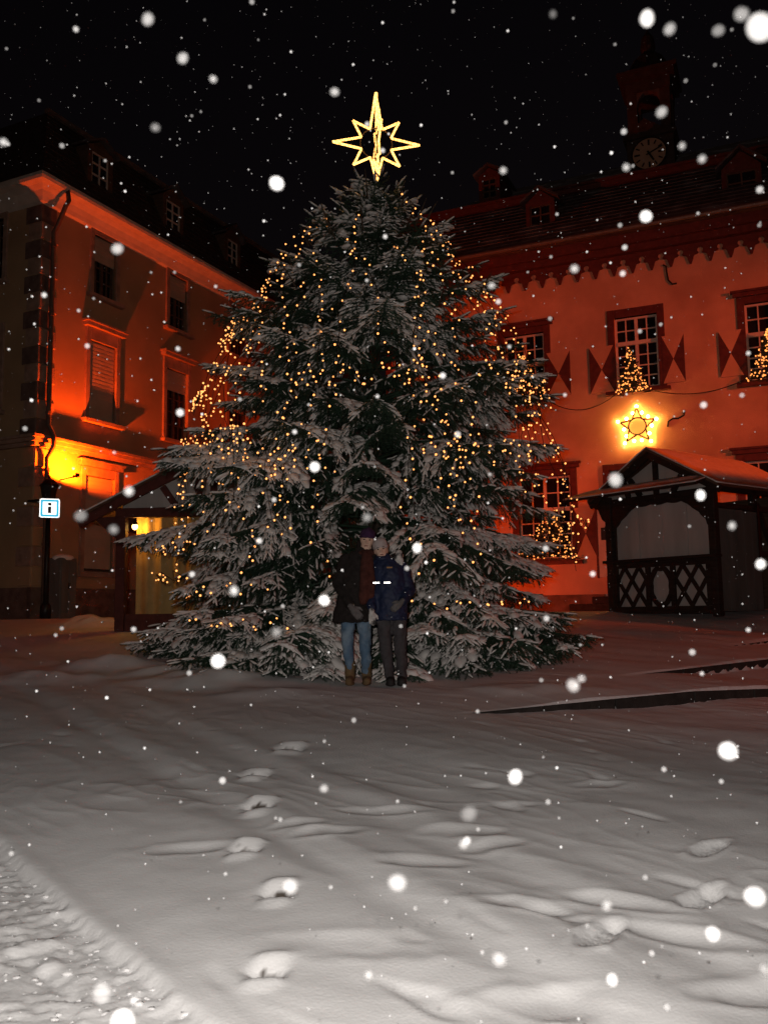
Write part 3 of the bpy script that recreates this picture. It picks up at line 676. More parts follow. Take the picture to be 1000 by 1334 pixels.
sp = MB().prism(rsq(hs-.022, .025), -.004, -.001).build('blue_border', refl_b, sg)
MB().prism(rsq(hs-.058, .012), -.008, -.005).build('white_field', refl_w, sg)
b = MB(); b.box(-.028, .028, -.012, -.009, -.095, .03); b.box(-.028, .028, -.012, -.009, .055, .105); b.build('letter_i', M['wire'], sg)
b = MB(); b.box(-.025, .025, .031, .22, -.02, .02); b.build('sign_bracket', M['metal_dark'], sg)
# cabinet
cu_, _ = fl.px(81, 790, -.5); Pc = lw(cu_, -.5, 0)
cb = empty('utility_cabinet', (Pc.x, Pc.y, gz(Pc.x, Pc.y)), R(64.5), 'grey utility cabinet with snow on top, beside the lantern post', 'cabinet')
b = MB(); b.box(-.22, .22, -.16, .16, -.05, 1.22); b.build('body', M['grey_board'], cb, bevel=.012)
for sx in (-1, 1):
    b = MB(); b.box(sx*.105-.098, sx*.105+.098, -.178, -.161, .12, 1.16); d_ = b.build('cabinet_door', M['grey_board'], cb, bevel=.006)
    b = MB(); b.box(sx*.02-.008, sx*.02+.008, -.19, -.179, .6, .72); b.build('handle', M['metal_dark'], d_)
b = MB(); b.ball((0, 0, 1.22), .25, .19, .09, 2); b.build('snow_cap', M['tree_snow'], cb, True)

# ------------------------------------------------------------------ market stalls
def snow_slab(a, b, c, d, th, n=10, m=8, amp=.02):   # puffy sheet over the quad a-b-c-d
    mb = MB(); a, b, c, d = map(Vector, (a, b, c, d)); nr = (b-a).cross(d-a).normalized(); nr = nr if nr.z > 0 else -nr
    top = []
    for j in range(m+1):
        for i in range(n+1):
            s, t = i/n, j/m; p = (a*(1-s)+b*s)*(1-t) + (d*(1-s)+c*s)*t
            e = min(s, 1-s, t, 1-t); k = min(1, e*7)**.5
            mb.v.append(tuple(p + nr*(th*(.35+.65*k) + random.uniform(-amp, amp)*k)))
    for j in range(m):
        for i in range(n): q = j*(n+1)+i; mb.f.append((q, q+1, q+n+2, q+n+1)); mb.m.append(0)
    base_ = len(mb.v); bd = [i for i in range(n+1)] + [j*(n+1)+n for j in range(1, m+1)] + [m*(n+1)+i for i in range(n-1, -1, -1)] + [j*(n+1) for j in range(m-1, 0, -1)]
    for q in bd: mb.v.append(tuple(Vector(mb.v[q]) - nr*th*.36))
    for k in range(len(bd)): mb.f.append((bd[k], bd[(k+1) % len(bd)], base_+(k+1) % len(bd), base_+k)); mb.m.append(0)
    return mb
ps = at(799, 797, 17.0)
SR = empty('market_stall', (ps.x, ps.y, gz(ps.x, ps.y)), R(-54), 'closed half timbered market stall with lattice counter and snowy roof', 'market stall')
hf = Facade(SR); W = hf.px(933, 760)[0]; zc = hf.px(866, 727)[1]; D = 2.3
za = hf.px(848, 586, -.25)[1]; ze = hf.px(925, 634, 0)[1]; zo = ze-.12
print('stall', W, zc, za, ze)
DW, PB = M['dark_wood'], M['pale_board']
for x in (0, W):
    b = MB(); b.box(x-.07, x+.07, -.07, .07, -.1, ze+.05); b.build('post', DW, SR, bevel=.01)
for x in (0, W):
    b = MB(); b.box(x-.07, x+.07, D-.07, D+.07, -.1, ze+.05); b.build('post', DW, SR, bevel=.01)
b = MB(); b.box(W-.05, W+.05, D*.5, D*.5+.1, ze-.35, ze); b.build('post', DW, SR)
b = MB(); b.box(.072, W-.072, -.05, .05, zo, ze); b.build('header', DW, SR, bevel=.008)
# counter: shelf, backing, rails, diagonal slats, cartouche
b = MB(); b.box(-.10, W+.10, -.16, .06, zc-.04, zc+.012); b.build('counter_top', DW, SR, bevel=.01)
bk = MB(); bk.box(.07, W-.07, .0, .03, .0, zc-.045); cp = bk.build('counter_front', PB, SR)
b = MB(); b.box(.07, W-.07, -.055, -.002, -.05, .08); b.box(.07, W-.07, -.055, -.002, zc-.15, zc-.042)
for x in (.07, W*.36, W*.64-.09, W-.07-.09): b.box(x, x+.09, -.056, -.001, .081, zc-.151)
b.build('counter_frame', DW, cp)
def slats(x0, x1, z0, z1, n):
    w_ = x1-x0; h_ = z1-z0; step = w_/n; sl = h_/w_*1.35
    for sgn in (1, -1):
        k = -int(h_/sl/step)-1
        for q in range(-12, n+12):
            xa = x0+q*step; xb = xa+h_/sl     # from bottom (xa) to top (xb), mirrored for sgn -1
            ta, tb = max(0, (x0-xa)/(xb-xa)), min(1, (x1-xa)/(xb-xa))
            if tb-ta < .05: continue
            pa = (xa+(xb-xa)*ta, z0+h_*ta); pb = (xa+(xb-xa)*tb, z0+h_*tb)
            if sgn < 0: pa = (x0+x1-pa[0], pa[1]); pb = (x0+x1-pb[0], pb[1])
            b = MB(); yy = -.035 if sgn > 0 else -.018; b.bar((pa[0], yy, pa[1]), (pb[0], yy, pb[1]), .016, .075, (0, 0, 1) if abs(pb[0]-pa[0]) > .02 else (1, 0, 0)); b.build('lattice_slat', DW, cp)
slats(.16, W*.36, .08, zc-.15, 2); slats(W*.64, W-.16, .08, zc-.15, 2)
cx, cz_ = W*.5, (zc-.07)/2; ring = []
b = MB()
for k in range(28):
    a0, a1 = 2*math.pi*k/28, 2*math.pi*(k+1)/28
    def rr(a): return 1+.10*abs(math.sin(4*a))
    o = [(cx+.17*math.cos(a)*rr(a), cz_+.27*math.sin(a)*rr(a)) for a in (a0, a1)]; e = [(cx+.26*math.cos(a), cz_+.38*math.sin(a)) for a in (a0, a1)]
    b.prism([o[0], o[1], e[1], e[0]], -.045, -.003)
b.build('cartouche', DW, cp)
for sx in (-1, 1):
    for sz in (-1, 1):
        pass
# closing boards behind the counter
nb_ = 4
for k in range(nb_):
    x0 = .07+(W-.14)*k/nb_; x1 = .07+(W-.14)*(k+1)/nb_
    b = MB(); b.box(x0+.004, x1-.004, .10+.003*(k % 2), .13, zc+.0, zo+.02); b.build('closing_board', PB, SR)
# scalloped brackets in the opening's upper corners
for sx in (0, 1):
    pts = [(.07, zo)] + [(.07+.62*(1-t)**1.6 + .03*abs(math.sin(t*12)), zo-.55*t) for t in np.linspace(0, 1, 14)] + [(.07, zo-.55)]
    pts = [(x if sx == 0 else W-x, z) for x, z in pts]
    b = MB(); b.prism(pts, -.03, .02); b.build('bracket', DW, SR)
pts = [(.6, zo)] + [(.6+(W-1.2)*t, zo-.05-.03*abs(math.sin(t*9.4))) for t in np.linspace(0, 1, 20)] + [(W-.6, zo)]
b = MB(); b.prism(pts, -.029, .019); b.build('fretwork', DW, SR)
# front bracket under the pent roof, left
b = MB(); b.prism([(-.04, ze), (-.5, ze), (-.44, ze-.08), (-.25, ze-.16), (-.16, ze-.36), (-.07, ze-.42)], -.04, .04); b.build('bracket', DW, SR)
# gable
ov = .52; zev = ze+.02; xm = W/2
def zr(x): return za-.03-(za-zev)*abs(x-xm)/(W/2+.25)
gb = MB(); gb.prism([(-.02, ze), (W+.02, ze), (W+.02, zr(W)-.06), (xm, za-.12), (-.02, zr(0)-.06)], .0, .03); gb.build('gable_panel', PB, SR)
for a, e in (((xm, ze), (xm, za-.08)), ((W*.22, ze+.0), (W*.14+.06, zr(W*.18)-.02)), ((W*.24, zr(W*.24)-.10), (W*.34, ze)), ((W*.76, zr(W*.76)-.10), (W*.66, ze))):
    b = MB(); b.bar((a[0], -.03, a[1]), (e[0], -.03, e[1]), .05, .10, (1, 0, 0)); b.build('timber', DW, SR)
for sx in (-1, 1):
    e = xm+sx*(W/2+.30)
    b = MB(); b.bar((xm, -.20, za-.07), (e, -.20, zr(e)-.05), .06, .13, (0, 0, 1)); b.build('barge_board', DW, SR)
    b = MB(); Lr = D+.45; a_ = (xm, -.28, za); bb = (e, -.28, zr(e)); c_ = (e, Lr, zr(e)); d_ = (xm, Lr, za)
    b.hexa([bb, c_, d_, a_] + [(p[0], p[1], p[2]+.05) for p in (bb, c_, d_, a_)]); rf = b.build('roof_slope', M['brown_wood'], SR)
    up_ = Vector((0, 0, .05)); q = [Vector(p)+up_ for p in (a_, d_, c_, bb)]
    snow_slab(*q, .07, 14, 10, .012).build('roof_snow', M['tree_snow'], rf, True)
# pent roof over the counter
a_, b_, c_, d_ = (-.62, -.62, ze-.02), (W+.12, -.62, ze-.02), (W+.05, .0, ze+.16), (-.5, .0, ze+.16)
b = MB(); b.hexa([a_, b_, c_, d_] + [(p[0], p[1], p[2]+.05) for p in (a_, b_, c_, d_)]); pr = b.build('pent_roof', DW, SR)
snow_slab(*[Vector(p)+Vector((0, 0, .05)) for p in (a_, b_, c_, d_)], .06, 16, 5, .012).build('roof_snow', M['tree_snow'], pr, True)
# right side: header, door of vertical boards, open bay behind it with braces
b = MB(); b.box(W-.05, W+.05, .072, D-.072, ze-.36, ze-.27); b.box(W-.05, W+.05, .072, D-.072, ze-.06, ze+.03); b.build('side_rail', DW, SR)
for k in range(5):
    y0 = .08+.25*k; b = MB(); b.box(W+.0+.003*(k % 2), W+.04, y0+.004, y0+.246, -.02, ze-.37-.01*(k > 2)); b.build('side_board', M['grey_board'], SR)
b = MB(); b.bar((W, 1.42, ze-.4), (W, D-.05, .2), .05, .09, (1, 0, 0)); b.box(W-.04, W+.04, 1.36, D-.07, .95, 1.04); b.build('side_brace', DW, SR)
b = MB(); b.box(W+.045, W+.06, 1.25, 1.33, .9, 1.9); b.build('lock_bar', M['metal_dark'], SR)
b = MB(); b.box(.05, W-.05, D-.02, D+.02, 0, ze); b.box(-.03, .03, .08, D-.08, 0, ze); b.build('rear_wall', M['brown_wood'], SR)

# added stall copy, out of frame, that shades the visible stall's side
def copy_tree(o, parent=None):
    c = o.copy(); C.objects.link(c); c.parent = parent
    for ch in [x for x in o.children]: copy_tree(ch, c)
    return c
shade_stall = copy_tree(SR); shade_stall.location = (7.2, 12.9, gz(7.6, 13.2)); shade_stall.scale = (1.2, 1.2, 1.2)
shade_stall['label'] = 'added unseen copy of the timber stall, shading its side from the right'

pl = at(157, 817, 15.0)
SL = empty('lit_stall', (pl.x, pl.y, gz(pl.x, pl.y)), R(-4), 'open gabled stall with a lit lamp and curtain, half hidden by the tree', 'market stall')
hl2 = Facade(SL); W2 = 3.75; D2 = 2.4; zt = hl2.px(200, 674, 0)[1]; zx = hl2.px(271, 588, -.4)[1]; xe = hl2.px(101, 678, -.4)[0]; zee = hl2.px(101, 676, -.4)[1]
xm2 = hl2.px(271, 588, -.4)[0]; W2 = 2*xm2
for x in (0, W2):
    for y in (0, D2):
        b = MB(); b.box(x-.08, x+.08, y-.08, y+.08, -.1, zt+.02); b.build('post', M['oxblood'], SL, bevel=.01)
b = MB(); b.box(-.1, W2+.1, -.07, .07, zt, zt+.16); b.build('tie_beam', M['oxblood'], SL, bevel=.01)
b = MB(); b.box(.09, W2-.09, -.05, .05, -.05, .28); b.build('sill_beam', M['oxblood'], SL)
def zr2(x): return zx-(zx-zee)*abs(x-xm2)/(xm2-xe)
b = MB(); b.prism([(0, zt+.162), (W2, zt+.162), (W2, max(zt+.17, zr2(W2)-.04)), (xm2, zx-.08), (0, max(zt+.17, zr2(0)-.04))], .02, .05); b.build('gable_panel', PB, SL)
for a, e in (((xm2, zt+.16), (xm2, zx-.1)), ((W2*.30, zt+.16), (W2*.22, zr2(W2*.22)-.08)), ((W2*.70, zt+.16), (W2*.78, zr2(W2*.78)-.08)), ((W2*.43, zt+.16), (W2*.40, zr2(W2*.4)-.08))):
    b = MB(); b.bar((a[0], -.01, a[1]), (e[0], -.01, e[1]), .05, .11, (1, 0, 0)); b.build('timber', M['oxblood'], SL)
for sx in (-1, 1):
    e = xm2+sx*(xm2-xe)
    b = MB(); b.bar((xm2, -.36, zx-.06), (e, -.36, zr2(e)-.06), .06, .18); b.build('barge_board', M['oxblood'], SL)
    a_, bb, c_, d_ = (xm2, -.42, zx), (e, -.42, zr2(e)), (e, D2+.3, zr2(e)), (xm2, D2+.3, zx)
    b = MB(); b.hexa([bb, c_, d_, a_] + [(p[0], p[1], p[2]+.05) for p in (bb, c_, d_, a_)]); rf = b.build('roof_slope', M['brown_wood'], SL)
    q = [Vector(p)+Vector((0, 0, .05)) for p in (a_, d_, c_, bb)]; snow_slab(*q, .07, 14, 10, .012).build('roof_snow', M['tree_snow'], rf, True)
b = MB(); b.prism([(-.02, zt+.02), (xe+.1, zt+.02), (-.05, zt-.38)], -.04, .04); b.build('bracket', M['oxblood'], SL)
# curtain and rear wall
mb = MB(); n = 90
for k in range(n):
    for j in range(2):
        pass
cw = W2-.2
def cy(t): return .42+.035*math.sin(t*70)+.02*math.sin(t*31+1)
for k in range(n):
    t0, t1 = k/n, (k+1)/n
    mb.quad((.1+cw*t0, cy(t0), .2), (.1+cw*t1, cy(t1), .2), (.1+cw*t1, cy(t1)*.9+.03, zt+.05), (.1+cw*t0, cy(t0)*.9+.03, zt+.05))
mb.build('curtain', mat('curtain_cloth', (.50, .34, .14), .9, .15, 5, .2, 30), SL, True)
b = MB(); b.box(.0, W2, D2-.02, D2+.02, 0, zt); b.box(W2-.02, W2+.02, .09, D2-.09, 0, zt); b.build('rear_wall', M['brown_wood'], SL)
lx, lz = hl2.px(176, 686, .2)
bulbm = glow('lamp_globe', (1, .60, .16), 9)
lp_ = empty('stall_lamp', SL.matrix_world @ Vector((0, 0, 0)), 0, 'glowing yellow lamp under the eaves of the left stall', 'lamp')
bpy.context.view_layer.update()
lp_.location = SL.matrix_world @ Vector((lx, .2, lz))
b = MB(); b.ball((0, 0, 0), .05, .05, .06, 2); b.build('globe', bulbm, lp_, True)
b = MB(); b.lathe([(.02, .14), (.025, .08), (.05, .05), (.06, .03)], 12); b.tube([(0, 0, .2), (0, 0, zt+.1-lz)], .008, 6); b.build('lamp_holder', M['metal_dark'], lp_, True)
lamp('stall_lamp_light', 'POINT', lp_.location+Vector((.05, .05, -.02)), 9, (1, .42, .05), size=.03)

# ------------------------------------------------------------------ wall star, window light trees, cables on the town hall
bpy.context.view_layer.update(); THW = TH.matrix_world.copy()
su, sz_ = fr.px(829, 553, -.12)
WS = empty('wall_star', THW @ Vector((su, -.12, sz_)), R(-24), 'five pointed iron star with glowing bulbs on the town hall wall', 'star decoration')
def sl(px, py): u, z = fr.px(px, py, -.12); return (u-su, z-sz_)
tips = [sl(828.3, 531), sl(852, 546), sl(844.5, 572.5), sl(816, 575), sl(807.5, 551)]
cc = sl(829.5, 555); rr_ = (abs(sl(841, 555)[0]-cc[0]))
b = MB(); b.tube([(cc[0]+rr_*math.cos(a), 0, cc[1]+rr_*math.sin(a)) for a in np.linspace(0, 2*math.pi, 32, endpoint=False)], .016, 6, True); b.build('ring', M['metal_dark'], WS)
for t in tips:
    a = math.atan2(t[1]-cc[1], t[0]-cc[0])
    for s in (-1, 1):
        q = a+s*.52; b = MB(); b.tube([(cc[0]+rr_*1.05*math.cos(q), 0, cc[1]+rr_*1.05*math.sin(q)), (t[0], 0, t[1])], .018, 6); b.build('star_arm', M['metal_dark'], WS)
for x, y in ((48,29),(55,37),(63,42),(74,45),(68,54),(65,64),(67,74),(55,73),(45,74),(33,77),(35,68),(32,59),(24,49),(35,45),(43,38)):
    u, z = sl(780+x, 500+y); b = MB(); b.ball((u, .04, z), .036, sub=2); b.build('bulb', M['bulb_star'], WS, True)
    # socket
b = MB()
for x, y in ((48,29),(74,45),(67,74),(33,77),(24,49)):
    u, z = sl(780+x, 500+y); b.tube([(u, .05, z), (u*.85+cc[0]*.15, .02, z*.85+cc[1]*.15)], .010, 5)
b.build('socket', M['metal_dark'], WS)

def light_tree(name, pxs, label, n, apex, bl, br, dep=-.16):
    a = fr.px(*apex, dep); l = fr.px(*bl, dep); r = fr.px(*br, dep); o = ((l[0]+r[0])/2, min(l[1], r[1]))
    t = empty(name, THW @ Vector((o[0], dep, o[1])), R(-24), label, 'light decoration', 'lit trees at the windows')
    H = a[1]-o[1]; Wd = (r[0]-l[0])/2
    tw_ = MB(); tw_.tube([(0, 0, -.04), (a[0]-o[0], .0, H)], .012, 5)
    br_ = MB(); bu = MB()
    for k in range(60):
        q = (k+.5)/60*.95; s = (1-q)*Wd; an = k*2.4; e = (math.cos(an)*s + (a[0]-o[0])*q, .10*math.sin(an)*(1-q), q*H-.03)
        tw_.tube([((a[0]-o[0])*q, 0, q*H), e], .006, 4)
        for j in range(5):
            f = random.uniform(.3, 1.05); c_ = Vector(e)*f + Vector(((a[0]-o[0])*q, 0, q*H))*(1-f)
            dx, dy, dz = random.uniform(-.09, .09), random.uniform(-.03, .03), random.uniform(-.06, .06)
            br_.quad(c_+Vector((-dx, 0, -.02)), c_+Vector((dx, dy, dz)), c_+Vector((dx+.01, dy, dz+.022)), c_+Vector((-dx, 0, 0)))
    for k in range(n):
        q = random.random()**1.35*.98; s = (1-q)*Wd*random.uniform(-1, 1)*1.05
        bu.ball((s+(a[0]-o[0])*q, random.uniform(-.09, -.02), q*H+random.uniform(-.02, .02)), random.uniform(.013, .021), sub=1)
    tw_.build('branches', M['wire'], t); x = br_.build('twigs', mat('garland_green', (.02, .035, .02), .8), t); x['kind'] = 'stuff'
    bu.build('bulbs', M['bulb_dim'], t)['kind'] = 'stuff'
    return t
light_tree('lit_window_tree', None, 'small tree of fairy lights on the sill of the upper middle window', 105, (819, 452), (801, 513), (847, 506))
light_tree('lit_window_tree', None, 'small tree of fairy lights at the window on the right picture edge', 120, (999, 428), (972, 497), (1032, 488))
light_tree('lit_window_tree', None, 'small tree of fairy lights at the upper window beside the big tree', 90, (682, 462), (660, 520), (712, 513))
light_tree('lit_window_tree', None, 'low wide bed of fairy lights at the ground floor window behind the tree', 125, (722, 664), (660, 728), (750, 726))
def cable(pts, sag, label, group='cables between the windows'):
    P = []
    for (a, b_) in zip(pts, pts[1:]):
        for k in range(13):
            t = k/12; P.append((a[0]+(b_[0]-a[0])*t, a[1]+(b_[1]-a[1])*t + sag*4*t*(1-t)))
    Q = [(fr.px(x, y, -.10)[0], -.10, fr.px(x, y, -.10)[1]) for x, y in P]
    o = MB().tube([THW @ Vector(q) for q in Q], .010, 5).build('light_cable', M['wire'], None); tag(o, label, 'cable', group)
cable([(712, 521), (800, 515)], 16, 'thin dark cable sagging from the upper left window to the middle window')
cable([(848, 508), (975, 492)], 12, 'thin dark cable sagging from the middle window to the right window')
from mathutils import noise as mnoise
# ------------------------------------------------------------------ the Christmas tree
TC = Vector((at(490, 700, 12.7).x, 12.7, 0)); TC.z = gz(TC.x, TC.y)
HP = np.array([0.0, .45, .9, 1.5, 2.1, 2.9, 3.5, 4.0, 4.6, 5.1, 5.5, 5.9, 6.25, 6.5, 6.7])
RP = np.array([3.0, 3.05, 3.05, 2.95, 2.8, 2.65, 2.5, 2.25, 2.0, 1.68, 1.38, 1.08, .75, .42, .12])
def Rad(h): return float(np.interp(h, HP, RP))
TR = empty('christmas_tree', TC, 0, 'tall snow dusted fir tree hung with fairy lights on the square', 'tree')
mb = MB(); mb.tube([(0, 0, -.2), (.02, 0, 1.5), (-.02, .02, 3.2), (.01, 0, 5), (0, 0, 6.75)], [.17, .14, .10, .06, .018], 12)
mb.build('trunk', mat('fir_bark', (.06, .045, .035), .95, .4, 9, .8, 18), TR, True)
M['needle'] = mat('fir_needles', (.033, .066, .042), .6, .45, 3.5, col2=(.020, .038, .023), c2scale=2.5)
M['twig'] = mat('fir_twig', (.07, .05, .035), .9, .3, 8)

# templates along +x, unit length = .13 m
def twig_template(n, seed):
    r = random.Random(seed); V = []; Fc = []
    for k in range(n):
        t = r.random()**.9; a = r.uniform(0, 2*math.pi)
        L = r.uniform(.19, .28)*(1-.25*t); out = r.uniform(.55, .9)
        # needles sweep forward and mostly sideways / up
        d = Vector((math.sqrt(1-out*out), out*math.cos(a), out*math.sin(a)*.75+.1)).normalized()
        p = Vector((t, 0, 0)); s = d.cross(Vector((r.uniform(-1,1), r.uniform(-1,1), r.uniform(-1,1)))).normalized()*.018
        i = len(V); V += [p-s, p+s, p+d*L]; Fc.append((i, i+1, i+2))
    i = len(V)       # stem, three-sided
    for x, rr in ((0, .022), (1.0, .010)):
        for j in range(3): a = 2.09*j; V.append(Vector((x, rr*math.cos(a), rr*math.sin(a))))
    for j in range(3):
        a, b = i+j, i+(j+1) % 3; Fc += [(a, b, b+3), (a, b+3, a+3)]
    return np.array([tuple(v) for v in V]), np.array(Fc)
TW = [twig_template(40, s) for s in range(5)]
def snow_template(seed):
    r = random.Random(seed); V = []; Fc = []; n = 6; m = 6
    for i in range(n):
        t = i/(n-1); e = math.sin(math.pi*min(1, max(0, .06+.9*t)))**.5
        w_ = (.095+.035*r.random())*e; h_ = (.11+.04*r.random())*e; x = -.02+t*1.06
        for j in range(m):
            a = math.pi*2*j/m; V.append((x, w_*math.cos(a)*(1+.2*r.uniform(-1,1)), .05+h_*math.sin(a)*(.9 if math.sin(a) > 0 else .35)))
    for i in range(n-1):
        for j in range(m):
            a, b = i*m+j, i*m+(j+1) % m; Fc += [(a, b, b+m), (a, b+m, a+m)]
    Fc += [(0, j+1, j) for j in range(1, m-1)] + [((n-1)*m, (n-1)*m+j, (n-1)*m+j+1) for j in range(1, m-1)]
    return np.array(V), np.array(Fc)
SN = [snow_template(s) for s in range(5)]
def pad_template(seed):
    bm = bmesh.new(); bmesh.ops.create_icosphere(bm, subdivisions=2, radius=.5); r = random.Random(seed); o3 = Vector((seed*3.1, 0, 0))
    V = []
    for v in bm.verts:
        k = 1+.5*mnoise.noise(v.co*3.2+o3); q = v.co*k; V.append((q.x+.45, q.y*.75, q.z*(.42 if q.z > 0 else .22)+.03))
    Fc = [[v.index for v in f.verts] for f in bm.faces]; bm.free(); return np.array(V), np.array(Fc)
PD = [pad_template(s) for s in range(6)]

def place(tmpl, items):
    """items: list of (pos, dir, length, roll, sidescale) -> stacked numpy mesh"""
    if not items: return None
    pos = np.array([i[0] for i in items]); d = np.array([i[1] for i in items]); L = np.array([i[2] for i in items]); ss = np.array([i[3] for i in items])
    d /= np.linalg.norm(d, axis=1)[:, None]
    up = np.tile([0, 0, 1.0], (len(d), 1)); s = np.cross(up, d); sn = np.linalg.norm(s, axis=1); s[sn < .05] = [1, 0, 0]; s /= np.linalg.norm(s, axis=1)[:, None]
    u = np.cross(d, s); Vs = []; Fs = []; off = 0; idx = np.arange(len(items)) % len(tmpl)
    for k, (tv, tf) in enumerate(tmpl):
        q = np.where(idx == k)[0]
        if not len(q): continue
        a = L[q][:, None, None]; b = (L[q]*ss[q])[:, None, None]
        v = pos[q][:, None, :] + a*tv[None, :, 0:1]*d[q][:, None, :] + b*tv[None, :, 1:2]*s[q][:, None, :] + b*tv[None, :, 2:3]*u[q][:, None, :]
        Vs.append(v.reshape(-1, 3)); Fs.append((tf[None]+ (off+np.arange(len(q))*len(tv))[:, None, None]).reshape(-1, 3)); off += len(q)*len(tv)
    return np.concatenate(Vs), np.concatenate(Fs)

PEOPLE_AZ = math.atan2(9.6-TC.y, -.15-TC.x)
def bough(h, az, L, rise, droop, seed, lift=.10):
    r = random.Random(seed); ca, sa = math.cos(az), math.sin(az)
    side = np.array([-sa, ca, 0]); out = np.array([ca, sa, 0]); zv = np.array([0, 0, 1.0])
    def axis_pt(t):                # t in 0..1
        rr = L*t; z = h + rise*L*t - droop*L*t*t + lift*L*max(0, t-.7)**2*3
        return out*rr + zv*z
    tw, sn, pad = [], [], []
    stem = MB(); stem.tube([axis_pt(t) for t in (0, .25, .5, .75, 1)], [.018+.012*L/3, .014+.008*L/3, .014, .009, .004], 5)
    n = max(5, int(L/.105)); t0 = .30 if L > 1.2 else .12
    sbx = r.uniform(.85, 1.2); cl0 = r.uniform(-.12, .30)+.12*(h > 4)
    for k in range(n):
        t = t0+(1-t0)*(k+.5)/n; p = axis_pt(t); dz = (axis_pt(min(1, t+.03))-axis_pt(t-.03)); dz /= np.linalg.norm(dz)
        pn = Vector(p)+Vector((0, 0, seed % 7)); spt = .92 if mnoise.noise(pn*1.9) > cl0 else .14
        for sg in (-1, 1):
            ln_ = L*.40*(1-t)**.8*sbx*r.uniform(.75, 1.15) + .16
            ln_ = min(ln_, .95)
            d0 = dz*r.uniform(.55, .9) + side*sg*r.uniform(.7, 1.0); d0 /= np.linalg.norm(d0)
            q = p.copy(); d = d0.copy(); seg = .125; m = max(1, int(ln_/seg))
            for j in range(m):
                # droop of the side shoots
                d = d + zv*(-.13 - .15*r.random()); d /= np.linalg.norm(d)
                Ls = .135*r.uniform(.9, 1.15); tw.append((q.copy(), d.copy(), Ls, 1.0))
                if r.random() < spt: sn.append((q+zv*.006, d.copy(), Ls*1.02, r.uniform(.9, 1.35)))
                if j > 0 or m == 1 or t > .6:
                    for s2 in (-1, 1):
                        if r.random() < .85:
                            dd = d*.7 + np.cross(zv, d)*s2*r.uniform(.5, .95) + zv*r.uniform(-.45, .05); l2 = .11*r.uniform(.75, 1.25)
                            tw.append((q+d*Ls*.35, dd, l2, 1.0))
                            if r.random() < spt: sn.append((q+d*Ls*.35+zv*.006, dd, l2, r.uniform(.9, 1.3)))
                if r.random() < .6: tw.append((q.copy(), d*.5-zv*.8+side*r.uniform(-.5, .5), .15, 1.1))
                if spt > .5 and r.random() < .42: pad.append((q+zv*.012, d*np.array([1, 1, .6]), r.uniform(.13, .23), r.uniform(.55, .95)))
                q = q + d*Ls*.95
        # shoots on top of the main axis
        dd = dz + side*r.uniform(-.3, .3) + zv*r.uniform(-.05, .15); tw.append((p, dd, .14, 1.0))
        if r.random() < spt: sn.append((p+zv*.01, dd, .15, 1.3))
        # hanging twigs under the bough
        if t < .9 and r.random() < .85:
            dd = -zv*.7 + side*r.uniform(-.8, .8) + out*.4; tw.append((p, dd, .15, 1.0))
    tip = axis_pt(1.0); dt = axis_pt(1.0)-axis_pt(.92); tw.append((tip, dt, .17, .9)); sn.append((tip+zv*.005, dt, .17, .9))
    return stem, tw, sn, pad
def add_bough(*a, **k):
    stem, tw, sn, pad = bough(*a, **k)
    sv = np.array(stem.v); sf = []
    for f in stem.f:
        for i in range(1, len(f)-1): sf.append((f[0], f[i], f[i+1]))
    v, f = place(TW, tw)
    me = np_mesh('bough', np.concatenate([v, sv]), np.concatenate([f, np.array(sf)+len(v)]), M['needle'], False)
    o = link('bough', me, TR)
    s = place(SN, sn)
    s2 = place(PD, pad)
    if s is None: s = s2
    elif s2 is not None: s = (np.concatenate([s[0], s2[0]]), np.concatenate([s[1], s2[1]+len(s[0])]))
    if s is not None: link('bough_snow', np_mesh('bough_snow', s[0], s[1], M['tree_snow'], True), o)['kind'] = 'stuff'
    return len(f)
rt = random.Random(5); ntri = 0; nb = 0
h = .10; row = 0
while h < 6.45:
    Rh = Rad(h); cnt = max(4, int(round(4.5+Rh*2.7))); ph = rt.random()*6.28
    for k in range(cnt):
        az = ph + 2*math.pi*k/cnt + rt.uniform(-.16, .16)
        front = math.sin(az) < .45
        if not front and rt.random() < .30: continue            # the far side is thinner
        f = h/6.5
        hh = h + rt.uniform(-.12, .12)
        rise = -.03 + .62*f**1.5 + rt.uniform(-.07, .07); droop = .32*(1-f*.70) + rt.uniform(-.07, .07)
        if hh < .7: rise, droop = .10 + rt.uniform(-.04, .04), .12 + hh*.12
        L = Rad(max(0, hh + (rise-droop)*Rh*.8))*rt.choice((.74, .84, .92, 1.0, 1.04, 1.10))*(1-.09*math.cos(az)*(1-f))*(1-.13*max(0, math.cos(az))*(.5 < hh < 2.4))
        da = (az-PEOPLE_AZ+math.pi) % (2*math.pi)-math.pi
        if .3 < hh and hh+(rise-droop)*L < 1.85 and abs(da) < .24: L = min(L, 2.62)
        if hh < .75 and math.sin(az) < -.3: L = L*1.07 if abs(da) > .22 else min(L*1.05, 2.95)
        ntri += add_bough(hh, az, L, rise, droop, rt.randrange(10**9)); nb += 1
    h += .235 + .09*(1-h/6.5) if h > .5 else .18; row += 1
# lowest boughs lying out over the snow in front
for k in range(17):
    az = R(-172+k*10.2+rt.uniform(-4, 4)); da = (az-PEOPLE_AZ+math.pi) % (2*math.pi)-math.pi
    L = rt.uniform(2.9, 3.3)*(1-.13*max(0, math.cos(az))-.03*math.cos(az)); L = min(L, 2.98) if abs(da) < .16 else L
    add_bough(.10+rt.uniform(-.03, .06), az, L, -.01+.03*abs(math.cos(az)), .085*abs(math.sin(az))+.02, rt.randrange(10**9), lift=.03)
# crown of the tree: steep shoots round the leader
for k in range(11):
    az = k*2.4; hh = 6.1+.05*k
    add_bough(hh, az, .62-.03*k, .75, .05, 900+k)
